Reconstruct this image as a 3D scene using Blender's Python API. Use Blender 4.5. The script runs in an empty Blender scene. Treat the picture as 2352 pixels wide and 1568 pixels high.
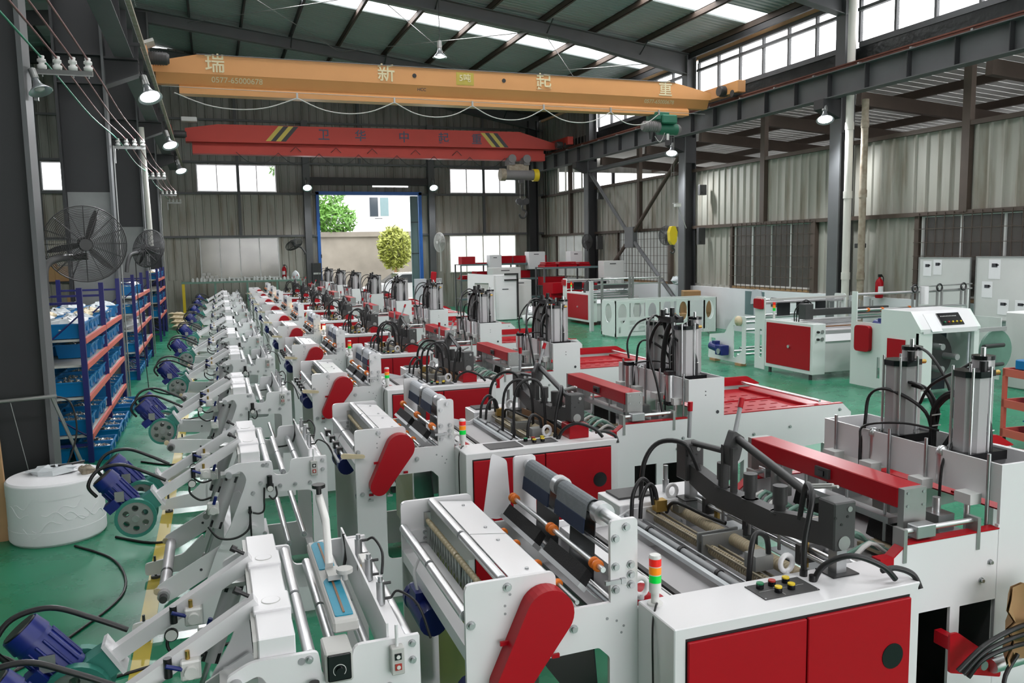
import bpy, math, random
from mathutils import Vector, Matrix
from mathutils.geometry import tessellate_polygon
random.seed(7)
scene = bpy.context.scene
col = scene.collection

# ---------------------------------------------------------------- camera
def make_camera():
    f = 1890.0
    yaw, pitch, roll = math.atan(687.5/math.hypot(1890, 211)), math.atan(211/1890), math.atan2(105, 5932)
    F = Vector((math.sin(yaw)*math.cos(pitch), math.cos(yaw)*math.cos(pitch), -math.sin(pitch)))
    R = Vector((math.cos(yaw), -math.sin(yaw), 0)); U = R.cross(F)
    c, s = math.cos(roll), math.sin(roll)
    R2, U2 = R*c - U*s, R*s + U*c
    cam = bpy.data.objects.new('camera', bpy.data.cameras.new('camera'))
    col.objects.link(cam)
    cam.data.sensor_fit = 'HORIZONTAL'; cam.data.sensor_width = 36.0
    cam.data.lens = f/2352*36.0; cam.data.clip_end = 400; cam.data.clip_start = .05
    m = Matrix((R2, U2, -F)).transposed().to_4x4(); m.translation = Vector((0, 0, 2.4))
    cam.matrix_world = m
    scene.camera = cam
make_camera()

# ---------------------------------------------------------------- sky, daylight, exposure
w = bpy.data.worlds.new('overcast_sky'); scene.world = w; w.use_nodes = True
w.node_tree.nodes['Background'].inputs[0].default_value = (1, .985, 1, 1)
w.node_tree.nodes['Background'].inputs[1].default_value = 6.2
vs = scene.view_settings
vs.view_transform = 'Standard'; vs.look = 'None'; vs.gamma = 1; vs.use_curve_mapping = False
vs.exposure = 0.0

def roof_z(x):                       # underside of the roof sheets, ridge over the column row at x = -1.8
    return 8.25 + .125*(13.9 - x) if x > -1.8 else 10.21 + .1*(x + 1.8)
SKYLIGHTS = [(23.95, 25.0), (18.25, 19.2), (11.7, 12.7), (5.2, 6.2), (-1.4, -.4), (-8, -7)]
def daylight():                      # the daylight that the translucent roof strips let in
    for i, (y0, y1) in enumerate(SKYLIGHTS):
        x0, x1 = -1.2, 13.35
        l = bpy.data.lights.new('roof_area_light', 'AREA'); l.shape = 'RECTANGLE'
        xm = (x0+x1)/2; sl = math.atan(.125)
        l.size = (x1-x0)/math.cos(sl); l.size_y = y1-y0; l.energy = 340; l.color = (1, .98, .985)
        o = bpy.data.objects.new('roof_area_light', l); col.objects.link(o)
        o.location = (xm, (y0+y1)/2, roof_z(xm)-.03); o.rotation_euler = (0, sl, 0)
    for y in (24.5, 12.2, -1):           # area lights added for the bay beyond the column row, under closed roof
        l = bpy.data.lights.new('roof_area_light', 'AREA'); l.shape = 'RECTANGLE'
        l.size = 8; l.size_y = 1; l.energy = 260
        o = bpy.data.objects.new('roof_area_light', l); col.objects.link(o)
        o.location = (-6.5, y, roof_z(-6.5)-.05); o.rotation_euler = (0, -math.atan(.1), 0)
daylight()

# ---------------------------------------------------------------- materials
def mat(name, c, rough=.5, metal=0., noise=0., nscale=4., bump=0., bscale=60., spec=.5, coat=0., emit=0., alpha=1., trans=0., c2=None):
    m = bpy.data.materials.new(name); m.use_nodes = True
    nt = m.node_tree; b = nt.nodes['Principled BSDF']
    if len(c) == 3: c = (*c, 1)
    b.inputs['Base Color'].default_value = c
    b.inputs['Roughness'].default_value = rough; b.inputs['Metallic'].default_value = metal
    b.inputs['Specular IOR Level'].default_value = spec
    if coat: b.inputs['Coat Weight'].default_value = coat; b.inputs['Coat Roughness'].default_value = .08
    if emit: b.inputs['Emission Color'].default_value = c; b.inputs['Emission Strength'].default_value = emit
    if alpha < 1: b.inputs['Alpha'].default_value = alpha
    if trans: b.inputs['Transmission Weight'].default_value = trans
    if noise:
        tc = nt.nodes.new('ShaderNodeTexCoord')
        n = nt.nodes.new('ShaderNodeTexNoise'); n.inputs['Scale'].default_value = nscale; n.inputs['Detail'].default_value = 4
        nt.links.new(tc.outputs['Object'], n.inputs['Vector'])
        mx = nt.nodes.new('ShaderNodeMix'); mx.data_type = 'RGBA'
        mx.inputs[6].default_value = c
        k = 1-noise
        mx.inputs[7].default_value = (*c2, 1) if c2 else (c[0]*k, c[1]*k, c[2]*k, 1)
        nt.links.new(n.outputs['Fac'], mx.inputs[0]); nt.links.new(mx.outputs[2], b.inputs['Base Color'])
    if bump:
        tc = nt.nodes.new('ShaderNodeTexCoord')
        n = nt.nodes.new('ShaderNodeTexNoise'); n.inputs['Scale'].default_value = bscale
        nt.links.new(tc.outputs['Object'], n.inputs['Vector'])
        bp = nt.nodes.new('ShaderNodeBump'); bp.inputs['Strength'].default_value = bump; bp.inputs['Distance'].default_value = .01
        nt.links.new(n.outputs['Fac'], bp.inputs['Height']); nt.links.new(bp.outputs['Normal'], b.inputs['Normal'])
    return m
M = dict(
    white=mat('white_enamel', (.755, .75, .765), .32, noise=.05, nscale=3, coat=.15),
    offwhite=mat('old_white_paint', (.66, .67, .66), .6, noise=.15, nscale=2),
    mint=mat('white_enamel_pale_green', (.74, .785, .765), .35, noise=.05, nscale=3),
    red=mat('red_enamel', (.4, .003, .011), .36, noise=.1, nscale=2, spec=.25),
    chrome=mat('chrome', (.74, .75, .76), .34, 1., noise=.04, nscale=20),
    steel=mat('brushed_aluminium', (.5, .51, .52), .38, 1., noise=.15, nscale=8),
    alu=mat('grey_anodised_aluminium', (.46, .45, .46), .45, .35, noise=.08, nscale=5),
    iron=mat('dark_grey_cast_iron', (.055, .055, .056), .5, noise=.25, nscale=6),
    grey=mat('grey_plastic', (.3, .31, .32), .5, noise=.05),
    lgrey=mat('light_grey_plastic', (.5, .5, .48), .5, noise=.05),
    black=mat('black_rubber', (.012, .012, .013), .42, noise=.2),
    blackg=mat('black_gloss', (.008, .008, .01), .15, noise=.1),
    brush=mat('black_bristle', (.01, .01, .011), .9, noise=.4, nscale=40, bump=.4, bscale=200),
    blue=mat('blue_motor_paint', (.005, .016, .17), .4, noise=.25, nscale=8),
    green=mat('green_hammer_paint', (.05, .25, .2), .4, noise=.25, nscale=8, coat=.2),
    tyre=mat('green_rubber_tyre', (.03, .22, .17), .55, noise=.2),
    orange=mat('orange_silicone', (.85, .2, .015), .45, noise=.1),
    cream=mat('cream_plastic', (.62, .52, .34), .5, noise=.1),
    tan=mat('tan_rubber', (.43, .36, .24), .6, noise=.15, nscale=20),
    brass=mat('brass', (.55, .36, .1), .35, .9, noise=.1),
    clothg=mat('grey_cloth', (.22, .24, .26), .9, noise=.3, nscale=60, bump=.3, bscale=300),
    clothb=mat('pale_blue_grey_cloth', (.5, .52, .56), .9, noise=.1, nscale=30),
    navy=mat('navy_cloth', (.015, .03, .075), .85, noise=.3, nscale=40),
    film=mat('black_film', (.01, .011, .014), .22, noise=.2),
    limefilm=mat('yellow_green_film', (.42, .48, .12), .4, noise=.15, nscale=6),
    brown=mat('brown_belt', (.22, .1, .035), .5, noise=.2, nscale=6),
    teal=mat('teal_fabric', (.0, .25, .38), .5, noise=.15, nscale=30),
    yellow=mat('yellow_plastic', (.75, .55, .02), .4, noise=.08),
    btngreen=mat('green_button', (.01, .2, .08), .4, noise=.08),
    btnred=mat('red_button', (.4, .03, .02), .4, noise=.08),
    lred=mat('red_lens', (.85, .02, .015), .3, noise=.05, emit=.15),
    lorange=mat('orange_lens', (.95, .28, .01), .3, noise=.05, emit=.15),
    lgreen=mat('green_lens', (.0, .65, .06), .3, noise=.05, emit=.15),
    litor=mat('lit_orange_lens', (1, .6, .12), .3, noise=.05, emit=9.),
    paper=mat('paper', (.8, .8, .82), .8, noise=.04),
    ink=mat('dark_ink', (.05, .05, .06), .7, noise=.2),
    teflon=mat('sage_green_webbing', (.16, .3, .24), .5, noise=.2, nscale=12),
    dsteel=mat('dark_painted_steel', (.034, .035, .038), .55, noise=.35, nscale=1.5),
    fsteel=mat('lighter_painted_steel', (.12, .125, .13), .6, noise=.3, nscale=2),
    rsteel=mat('rusty_brown_steel', (.085, .06, .045), .7, noise=.4, nscale=3),
    rust=mat('red_rust', (.16, .055, .035), .8, noise=.4, nscale=6),
    glass=mat('dusty_window_glass', (.8, .85, .85), .05, alpha=.12, noise=.05),
    craneo=mat('orange_crane_paint', (.68, .32, .11), .5, noise=.18, nscale=1.2),
    craner=mat('faded_red_crane_paint', (.5, .045, .03), .6, noise=.3, nscale=1.2),
    lettero=mat('cream_lettering', (.75, .66, .42), .7, noise=.2, nscale=10),
    letterb=mat('grey_blue_lettering', (.07, .085, .13), .7, noise=.2),
    hoistg=mat('green_hoist_paint', (.02, .17, .1), .5, noise=.3, nscale=5),
    dust=mat('dusty_grey_paint', (.2, .19, .19), .7, noise=.2),
    rackb=mat('rack_blue_enamel', (.014, .016, .14), .4, noise=.15, nscale=6),
    racko=mat('rack_coral_enamel', (.66, .13, .09), .45, noise=.15, nscale=6),
    binb=mat('blue_bin_plastic', (.0, .18, .46), .35, noise=.15, nscale=4),
    carton=mat('brown_cardboard', (.4, .24, .11), .8, noise=.15, nscale=5),
    wood=mat('pale_wood', (.45, .27, .13), .7, noise=.3, nscale=8),
    plastic=mat('clear_bag_plastic', (.62, .66, .68), .25, noise=.15, nscale=10),
    ceramic=mat('white_ceramic', (.7, .7, .68), .25, noise=.08),
    cable=mat('black_cable', (.012, .011, .011), .5, noise=.1),
    wirer=mat('dusty_red_wire', (.3, .14, .14), .7, noise=.2),
    wireg=mat('green_wire', (.05, .32, .2), .6, noise=.2),
    galv=mat('galvanised_steel', (.4, .41, .4), .4, .7, noise=.25, nscale=10),
    pvc=mat('white_pipe', (.66, .65, .6), .45, noise=.12, nscale=3),
    oldpipe=mat('rust_stained_pipe', (.46, .42, .34), .7, noise=1, nscale=9, c2=(.13, .08, .04)),
    ylw=mat('yellow_floor_paint', (.5, .39, .05), .4, noise=.2, nscale=4),
    doorblue=mat('blue_door_frame', (.01, .13, .5), .45, noise=.2),
    doorteal=mat('dull_teal_door', (.12, .19, .2), .5, noise=.15),
    plaster=mat('white_plaster', (.7, .71, .74), .75, noise=.12, nscale=2),
    concrete=mat('stained_concrete', (.35, .32, .27), .9, noise=.5, nscale=1.2),
    tarmac=mat('pale_yard_concrete', (.42, .42, .4), .9, noise=.2),
    leaf=mat('green_leaves', (.12, .3, .04), .6, noise=.3),
    leafy=mat('yellow_green_leaves', (.32, .36, .06), .6, noise=.3),
    lampm=mat('lamp_reflector', (.6, .62, .65), .3, .8, noise=.1),
    carw=mat('white_car_paint', (.75, .76, .78), .2, coat=.6, noise=.03),
    tint=mat('tinted_glass', (.03, .04, .05), .1, noise=.1),
    guide=mat('dull_bronze_rod', (.3, .26, .19), .4, .6, noise=.15),
    wash=mat('dusty_whitewash', (.3, .31, .31), .8, noise=.4, nscale=3),
    bulb=mat('lit_lamp', (.95, .97, 1), .3, emit=22., noise=.01),
)
# ---------------------------------------------------------------- mesh helpers
class MB:
    def __init__(s): s.v, s.f, s.sm = [], [], []
    def add(s, vs, fs, smooth=False):
        b = len(s.v); s.v += [tuple(v) for v in vs]; s.f += [tuple(b+i for i in f) for f in fs]
        s.sm += ([smooth]*len(fs)) if isinstance(smooth, bool) else list(smooth); return s
    def box(s, x0, x1, y0, y1, z0, z1):
        return s.add([(x, y, z) for x in (x0, x1) for y in (y0, y1) for z in (z0, z1)],
                     [(0, 1, 3, 2), (4, 6, 7, 5), (0, 4, 5, 1), (2, 3, 7, 6), (0, 2, 6, 4), (1, 5, 7, 3)])
    def cbox(s, c, d): return s.box(c[0]-d[0]/2, c[0]+d[0]/2, c[1]-d[1]/2, c[1]+d[1]/2, c[2]-d[2]/2, c[2]+d[2]/2)
    def rbox(s, x0, x1, y0, y1, z0, z1, b=.006):      # box with chamfered edges
        v, f = [], []
        P = []
        for sx in (0, 1):
            for sy in (0, 1):
                for sz in (0, 1):
                    X, Y, Z = (x0, x1)[sx], (y0, y1)[sy], (z0, z1)[sz]
                    dx, dy, dz = (b, -b)[sx], (b, -b)[sy], (b, -b)[sz]
                    P.append(((X, Y+dy, Z+dz), (X+dx, Y, Z+dz), (X+dx, Y+dy, Z)))
        for t in P: v += t
        g = lambda sx, sy, sz, k: (sx*4+sy*2+sz)*3+k
        for a in (0, 1):
            f += [(g(a,0,0,0), g(a,0,1,0), g(a,1,1,0), g(a,1,0,0)), (g(0,a,0,1), g(0,a,1,1), g(1,a,1,1), g(1,a,0,1)), (g(0,0,a,2), g(0,1,a,2), g(1,1,a,2), g(1,0,a,2))]
            for c in (0, 1):
                f += [(g(a,c,0,0), g(a,c,0,1), g(a,c,1,1), g(a,c,1,0)), (g(a,0,c,0), g(a,0,c,2), g(a,1,c,2), g(a,1,c,0)), (g(0,a,c,1), g(0,a,c,2), g(1,a,c,2), g(1,a,c,1))]
                for d in (0, 1): f.append((g(a,c,d,0), g(a,c,d,1), g(a,c,d,2)))
        return s.add(v, f)
    def cyl(s, p, q, r, n=12, r2=None, caps=True, smooth=True):
        p, q = Vector(p), Vector(q); r2 = r if r2 is None else r2
        d = (q-p).normalized(); a = d.orthogonal().normalized(); b = d.cross(a)
        v = []
        for c, rr in ((p, r), (q, r2)):
            for i in range(n):
                t = 2*math.pi*i/n; v.append(c + (a*math.cos(t)+b*math.sin(t))*rr)
        f = [(i, (i+1) % n, n+(i+1) % n, n+i) for i in range(n)]; sm = [smooth]*n
        if caps: v += v[:2*n]; f += [tuple(range(3*n-1, 2*n-1, -1)), tuple(range(3*n, 4*n))]; sm += [False, False]
        return s.add(v, f, sm)
    def lathe(s, p, q, prof, n=16):                    # prof: (distance along p->q, radius)
        p, q = Vector(p), Vector(q); d = (q-p).normalized(); a = d.orthogonal().normalized(); b = d.cross(a)
        v, f = [], []
        for (h_, r) in prof:
            for i in range(n):
                t = 2*math.pi*i/n; v.append(p + d*h_ + (a*math.cos(t)+b*math.sin(t))*r)
        for k in range(len(prof)-1):
            f += [(k*n+i, k*n+(i+1) % n, (k+1)*n+(i+1) % n, (k+1)*n+i) for i in range(n)]
        sm = [True]*len(f)
        L_ = len(prof)*n; v += v[:n]+v[L_-n:L_]; f += [tuple(range(L_+n-1, L_-1, -1)), tuple(range(L_+n, L_+2*n))]; sm += [False]*2
        return s.add(v, f, sm)
    def tube(s, pts, r, n=8, closed=False, steps=0):
        pts = [Vector(p) for p in pts]
        if steps: pts = spline(pts, steps)
        m = len(pts); v, f = [], []
        t0 = (pts[1]-pts[0]).normalized(); a = t0.orthogonal().normalized()
        for i, p in enumerate(pts):
            t = (pts[min(i+1, m-1)]-pts[max(i-1, 0)])
            if closed: t = pts[(i+1) % m]-pts[i-1]
            t = t.normalized() if t.length > 1e-9 else t0
            a = (a - t*a.dot(t)); a = a.normalized() if a.length > 1e-6 else t.orthogonal().normalized()
            b = t.cross(a)
            for k in range(n):
                th = 2*math.pi*k/n; v.append(p + (a*math.cos(th)+b*math.sin(th))*r)
        for i in range(m if closed else m-1):
            j = (i+1) % m
            f += [(i*n+k, i*n+(k+1) % n, j*n+(k+1) % n, j*n+k) for k in range(n)]
        sm = [True]*len(f)
        if not closed: v += v[:n]+v[(m-1)*n:m*n]; f += [tuple(range(m*n+n-1, m*n-1, -1)), tuple(range(m*n+n, m*n+2*n))]; sm += [False]*2
        return s.add(v, f, sm)
    def prism(s, loops, lo, hi, ax='y'):               # loops: [outer, hole, ...] of 2-D points, extruded along ax
        mk = {'y': lambda p, t: (p[0], t, p[1]), 'x': lambda p, t: (t, p[0], p[1]), 'z': lambda p, t: (p[0], p[1], t)}[ax]
        if not isinstance(loops[0][0], (tuple, list)): loops = [loops]
        flat = [p for l in loops for p in l]; n = len(flat)
        tris = tessellate_polygon([[Vector((p[0], p[1], 0)) for p in l] for l in loops])
        v = [mk(p, lo) for p in flat]+[mk(p, hi) for p in flat]
        f = [tuple(t) for t in tris]+[tuple(n+i for i in reversed(t)) for t in tris]
        b = 0
        for l in loops:
            m = len(l); f += [(b+i, b+(i+1) % m, n+b+(i+1) % m, n+b+i) for i in range(m)]; b += m
        return s.add(v, f)
    def xf(s, m):                                      # transform everything so far
        s.v = [tuple(m @ Vector(v)) for v in s.v]; return s
    def mesh(s, name='m'):
        me = bpy.data.meshes.new(name); me.from_pydata(s.v, [], s.f); me.polygons.foreach_set('use_smooth', s.sm)
        me.update(); return me
def spline(P, k):                                      # Catmull-Rom
    out = []; n = len(P)
    for i in range(n-1):
        a, b, c, d = P[max(i-1, 0)], P[i], P[i+1], P[min(i+2, n-1)]
        for j in range(k):
            t = j/k; out.append(.5*((2*b)+(c-a)*t+(2*a-5*b+4*c-d)*t*t+(3*b-a-3*c+d)*t**3))
    return out+[P[-1]]
def rnd(pts, r, n=4):                                  # polygon with rounded corners; r may be a list
    out = []; m = len(pts)
    for i, p in enumerate(pts):
        rr = r[i] if isinstance(r, (list, tuple)) else r
        p = Vector(p); a, b = Vector(pts[i-1]), Vector(pts[(i+1) % m])
        if rr <= 0: out.append((p.x, p.y)); continue
        u, w_ = (a-p).normalized(), (b-p).normalized()
        rr = min(rr, (a-p).length*.45, (b-p).length*.45)
        s0, s1 = p+u*rr, p+w_*rr
        for k in range(n+1):
            t = k/n; q = s0*(1-t)**2+p*2*t*(1-t)+s1*t*t; out.append((q.x, q.y))
    return out
def circ(cx, cz, r, n=16, a0=0, a1=2*math.pi): return [(cx+r*math.cos(a0+(a1-a0)*i/n), cz+r*math.sin(a0+(a1-a0)*i/n)) for i in range(n)]
def stadium(c1, r1, c2, r2, n=12):                     # hull of two circles (c1 above c2)
    d = Vector(c2)-Vector(c1); L = d.length; a = math.atan2(d.y, d.x); off = math.acos((r1-r2)/L)
    p = [(c1[0]+r1*math.cos(t), c1[1]+r1*math.sin(t)) for t in [a+off+(2*math.pi-2*off)*i/n for i in range(n+1)]]
    p += [(c2[0]+r2*math.cos(t), c2[1]+r2*math.sin(t)) for t in [a-off+(2*off)*i/n for i in range(n+1)]]
    return p

ORDW = 'first second third fourth fifth sixth seventh eighth ninth tenth eleventh twelfth thirteenth fourteenth fifteenth sixteenth seventeenth eighteenth nineteenth twentieth'.split()
ORDW += ['twenty-'+w for w in ORDW[:9]]+['thirtieth']+['thirty-'+w for w in ORDW[:9]]
def link(name, data, parent=None):
    o = bpy.data.objects.new(name, data); col.objects.link(o)
    if parent: o.parent = parent
    return o
def tag(o, label=None, cat=None, group=None, kind=None):
    for k, v in (('label', label), ('category', cat), ('group', group), ('kind', kind)):
        if v: o[k] = v
    return o
def part(name, mb, m, parent=None, label=None):
    me = mb.mesh(name) if isinstance(mb, MB) else mb
    if not me.materials: me.materials.append(M[m] if isinstance(m, str) else m)
    o = link(name, me, parent)
    if label: o['label'] = label
    return o
def one(name, mb, m, label, cat, group=None):          # a thing that is a single mesh
    return tag(part(name, mb, m), label, cat, group)
def thing(name, label, cat, loc=(0, 0, 0), rz=0, group=None):
    o = link(name, None); o.empty_display_size = .1; o.location = loc; o.rotation_euler = (0, 0, rz)
    return tag(o, label, cat, group)
def struct(name, mb, m): return tag(part(name, mb, m), kind='structure')
TINY = set('bolt screw cover_screw panel_screw post_hole cable_tie needles screw_holes panel_line lens_ring rod_clamp wing_nut plate_hole tie_rod heater_post gripper_rod cover_tab fitting rod_ring lens_pip dial_mark cable_gland'.split())
def _txt(s, size):
    c = bpy.data.curves.new('t', 'FONT'); c.body = s; c.size = size; c.extrude = .004; c.offset = size*(.012 if len(s) < 2 else .006); c.align_x = 'CENTER'; c.align_y = 'CENTER'
    ob = bpy.data.objects.new('t', c); col.objects.link(ob); me = bpy.data.meshes.new_from_object(ob.evaluated_get(bpy.context.evaluated_depsgraph_get())); bpy.data.objects.remove(ob); return me
TXT = {(s, z): _txt(s, z) for s, z in [('\u745e', .42), ('\u65b0', .42), ('\u8d77', .42), ('\u91cd', .42), ('5\u5428', .2), ('0577-65000678', .17), ('0577-65000678', .14), ('HCC', .1), ('\u536b', .42), ('\u534e', .42), ('\u4e2d', .42)]}
class Tmpl:                                            # a thing's parts, built once and copied for each repeat
    def __init__(s): s.p = []
    def add(s, name, mb, m, sub=None, label=None):
        me = mb.mesh(name) if isinstance(mb, MB) else mb
        if not me.materials: me.materials.append(M[m])
        s.p.append((name, me, sub, label)); return len(s.p)-1
    def spawn(s, name, label, cat, loc, rz=0, group=None, skip=(), swap=None, far=False):
        r = thing(name, label, cat, loc, rz, group); made = {}
        for i, (n, me, sub, lb) in enumerate(s.p):
            if i in skip or (sub is not None and sub not in made) or (far and n in TINY): continue
            o = link(n, me, made[sub] if sub is not None else r)
            if lb: o['label'] = lb
            if swap and i in swap:
                o.material_slots[0].link = 'OBJECT'; o.material_slots[0].material = M[swap[i]]
            made[i] = o
        return r
def Rz(a): return Matrix.Rotation(a, 4, 'Z')
def Tr(*p): return Matrix.Translation(Vector(p))
# ---------------------------------------------------------------- setting: floor, walls, roof, frame
YB, XR, Y0 = 34.3, 14.0, -13.0
FR = [2.2, 8.85, 15.5, 22.05, 28.87]                   # portal frames
def floor_mat():
    m = bpy.data.materials.new('green_epoxy_floor'); m.use_nodes = True; nt = m.node_tree; b = nt.nodes['Principled BSDF']
    tc = nt.nodes.new('ShaderNodeTexCoord')
    def noise(s, d=6, v=None):
        n = nt.nodes.new('ShaderNodeTexNoise'); n.inputs['Scale'].default_value = s; n.inputs['Detail'].default_value = d
        nt.links.new(tc.outputs['Object'], n.inputs['Vector']); return n
    n1, n2 = noise(.55), noise(3.2)
    r1 = nt.nodes.new('ShaderNodeValToRGB'); e = r1.color_ramp.elements
    e[0].position, e[0].color = .35, (.003, .15, .07, 1); e[1].position, e[1].color = .68, (.03, .24, .135, 1)
    nt.links.new(n1.outputs['Fac'], r1.inputs[0])
    mx = nt.nodes.new('ShaderNodeMix'); mx.data_type = 'RGBA'; mx.blend_type = 'MULTIPLY'
    r2 = nt.nodes.new('ShaderNodeValToRGB'); e = r2.color_ramp.elements
    e[0].position, e[0].color = .3, (.9, .9, .9, 1); e[1].position, e[1].color = .7, (1.08, 1.06, 1.06, 1)
    nt.links.new(n2.outputs['Fac'], r2.inputs[0]); mx.inputs[0].default_value = .8
    nt.links.new(r1.outputs[0], mx.inputs[6]); nt.links.new(r2.outputs[0], mx.inputs[7]); nt.links.new(mx.outputs[2], b.inputs['Base Color'])
    r3 = nt.nodes.new('ShaderNodeMapRange'); r3.inputs['To Min'].default_value = .16; r3.inputs['To Max'].default_value = .42
    nt.links.new(n2.outputs['Fac'], r3.inputs[0]); nt.links.new(r3.outputs[0], b.inputs['Roughness']); b.inputs['Specular IOR Level'].default_value = .35
    return m
M['floor'] = floor_mat()
def panel_mat(name, base, stain, lo, hi):              # painted sheet with rust-brown streaks
    m = bpy.data.materials.new(name); m.use_nodes = True; nt = m.node_tree; b = nt.nodes['Principled BSDF']
    tc = nt.nodes.new('ShaderNodeTexCoord'); mp = nt.nodes.new('ShaderNodeMapping'); mp.inputs['Scale'].default_value = (2.6, 2.6, .35)
    gm = nt.nodes.new('ShaderNodeNewGeometry')
    nt.links.new(gm.outputs['Position'], mp.inputs['Vector'])
    n = nt.nodes.new('ShaderNodeTexNoise'); n.inputs['Scale'].default_value = 1.3; n.inputs['Detail'].default_value = 6
    nt.links.new(mp.outputs[0], n.inputs['Vector'])
    r = nt.nodes.new('ShaderNodeValToRGB'); e = r.color_ramp.elements
    e[0].position, e[0].color = lo, (*base, 1); e[1].position, e[1].color = hi, (*stain, 1)
    nt.links.new(n.outputs['Fac'], r.inputs[0]); nt.links.new(r.outputs[0], b.inputs['Base Color']); b.inputs['Roughness'].default_value = .6
    return m
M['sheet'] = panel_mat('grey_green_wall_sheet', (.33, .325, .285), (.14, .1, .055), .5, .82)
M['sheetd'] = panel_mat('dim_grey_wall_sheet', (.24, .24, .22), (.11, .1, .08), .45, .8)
M['roofm'] = mat('grey_green_roof_sheet', (.34, .39, .385), .5, noise=.25, nscale=.6)
M['skysheet'] = mat('translucent_roof_sheet', (.8, .85, .85), .5, noise=.05, alpha=.35)

struct('floor', MB().box(-14, 14.2, Y0, YB+.2, -.1, 0), 'floor')
struct('trim_1', MB().prism([(-.60, -2), (-.50, -2), (-.38, 33), (-.48, 33)], .0005, .003, 'z'), 'ylw')['label'] = 'yellow painted lane line'

def sheet(wd, ht, rib=.3, dep=.035):                   # ribbed wall sheet in the x-z plane, ribs towards -y
    n = max(1, round(wd/rib)); p = wd/n; pr = []
    for i in range(n):
        x = i*p; pr += [(x, 0), (x+p*.36, 0), (x+p*.44, -dep), (x+p*.56, -dep), (x+p*.64, 0)]
    pr.append((wd, 0))
    loop = pr+[(wd, .012), (0, .012)]
    return MB().prism(loop, 0, ht, 'z')
_sc = {}
def fill(parent, m, a0, a1, z0, z1, place):            # fill an interval of wall with sheets about .9 m wide
    L = a1-a0
    if L < .02 or z1-z0 < .02: return
    n = max(1, round(L/.9)); wd = L/n
    for i in range(n):
        k = (round(wd, 3), round(z1-z0, 3), m)
        if k not in _sc:
            _sc[k] = sheet(wd, z1-z0).mesh('wall_sheet'); _sc[k].materials.append(M[m])
        o = link('wall_sheet', _sc[k], parent); place(o, a0+i*wd, z0)
def wall(name): 
    o = link(name, None); o.empty_display_size = .1; return tag(o, kind='structure')
def back(o, a, z): o.location = (a, YB, z)
def right(o, a, z): o.location = (XR, a+0, z); o.rotation_euler = (0, 0, -math.pi/2)
def rightp(o, a, z): right(o, a, z)
# --- back wall
W_UP, W_LO = (4.82, 5.87), (1.45, 3.06)
ups = [(-5.63, -2.7), (-.37, 2.58), (9.69, 12.7)]; los = [(-5.63, -2.7), (-.4, 2.56), (9.61, 12.66)]
wb = wall('wall_back')
def tier(parent, m, z0, z1, holes, a0, a1, place):
    x = a0
    for h0, h1 in sorted(holes): fill(parent, m, x, h0, z0, z1, place); x = h1
    fill(parent, m, x, a1, z0, z1, place)
DOOR = (4.16, 8.3)
tier(wb, 'sheet', 0, W_LO[0], [DOOR], -12, XR, back)
tier(wb, 'sheet', W_LO[0], W_LO[1], los+[DOOR], -12, XR, back)
tier(wb, 'sheet', W_LO[1], 4.73, [DOOR], -12, XR, back)
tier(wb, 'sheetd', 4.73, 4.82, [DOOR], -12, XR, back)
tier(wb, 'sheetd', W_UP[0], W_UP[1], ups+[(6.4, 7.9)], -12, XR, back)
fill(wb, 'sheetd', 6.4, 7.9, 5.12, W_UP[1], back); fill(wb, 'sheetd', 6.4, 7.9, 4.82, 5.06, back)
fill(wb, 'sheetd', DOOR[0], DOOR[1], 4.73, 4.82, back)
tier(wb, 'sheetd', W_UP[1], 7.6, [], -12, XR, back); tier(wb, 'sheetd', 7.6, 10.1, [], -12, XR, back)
for z in (3.1, 4.76, 5.95, 7.55):                      # girts
    for a, b in (((-12, DOOR[0]), (DOOR[1], XR)) if z < 4.7 else ((-12, XR),)):
        part('girt', MB().box(a, b, YB-.11, YB-.03, z-.04, z+.04), 'fsteel', wb)
for x in (-5.7, -2.6, 1.15, 5.9, 11.2): part('wall_post', MB().box(x-.05, x+.05, YB-.1, YB-.02, 5.95 if 4 < x < 8 else 3.1, 9.6), 'fsteel', wb)
part('lintel_beam', MB().box(3.6, 9.0, YB-.2, YB-.02, 5.12, 5.42), 'dsteel', wb)
for x in (3.72, 8.82):
    part('door_column', MB().box(x-.13, x+.13, YB-.34, YB-.3, 0, 7.6).box(x-.13, x+.13, YB-.08, YB-.04, 0, 7.6).box(x-.02, x+.02, YB-.3, YB-.08, 0, 7.6), 'fsteel', wb)
# --- door
d = tag(link('door_1', None), kind='structure')
part('door_frame', MB().box(4.08, 4.2, YB-.16, YB+.06, 0, 4.84).box(8.3, 8.42, YB-.16, YB+.06, 0, 4.84).box(4.08, 8.42, YB-.16, YB+.06, 4.73, 4.86), 'doorblue', d)
dl = part('door_leaf', MB().box(7.95, 8.02, YB-.05, YB+.0, 0, 4.7).box(8.02, 8.28, YB-.06, YB-.02, 0, 4.7), 'doorteal', d)
for z in (.9, 2.3, 3.6): part('door_rail', MB().box(7.96, 8.27, YB-.075, YB-.055, z, z+.03), 'dsteel', dl)
for z in (.8, 2.2, 3.5): part('hinge', MB().cyl((4.2, YB-.17, z), (4.2, YB-.17, z+.14), .02), 'dsteel', d)
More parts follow.
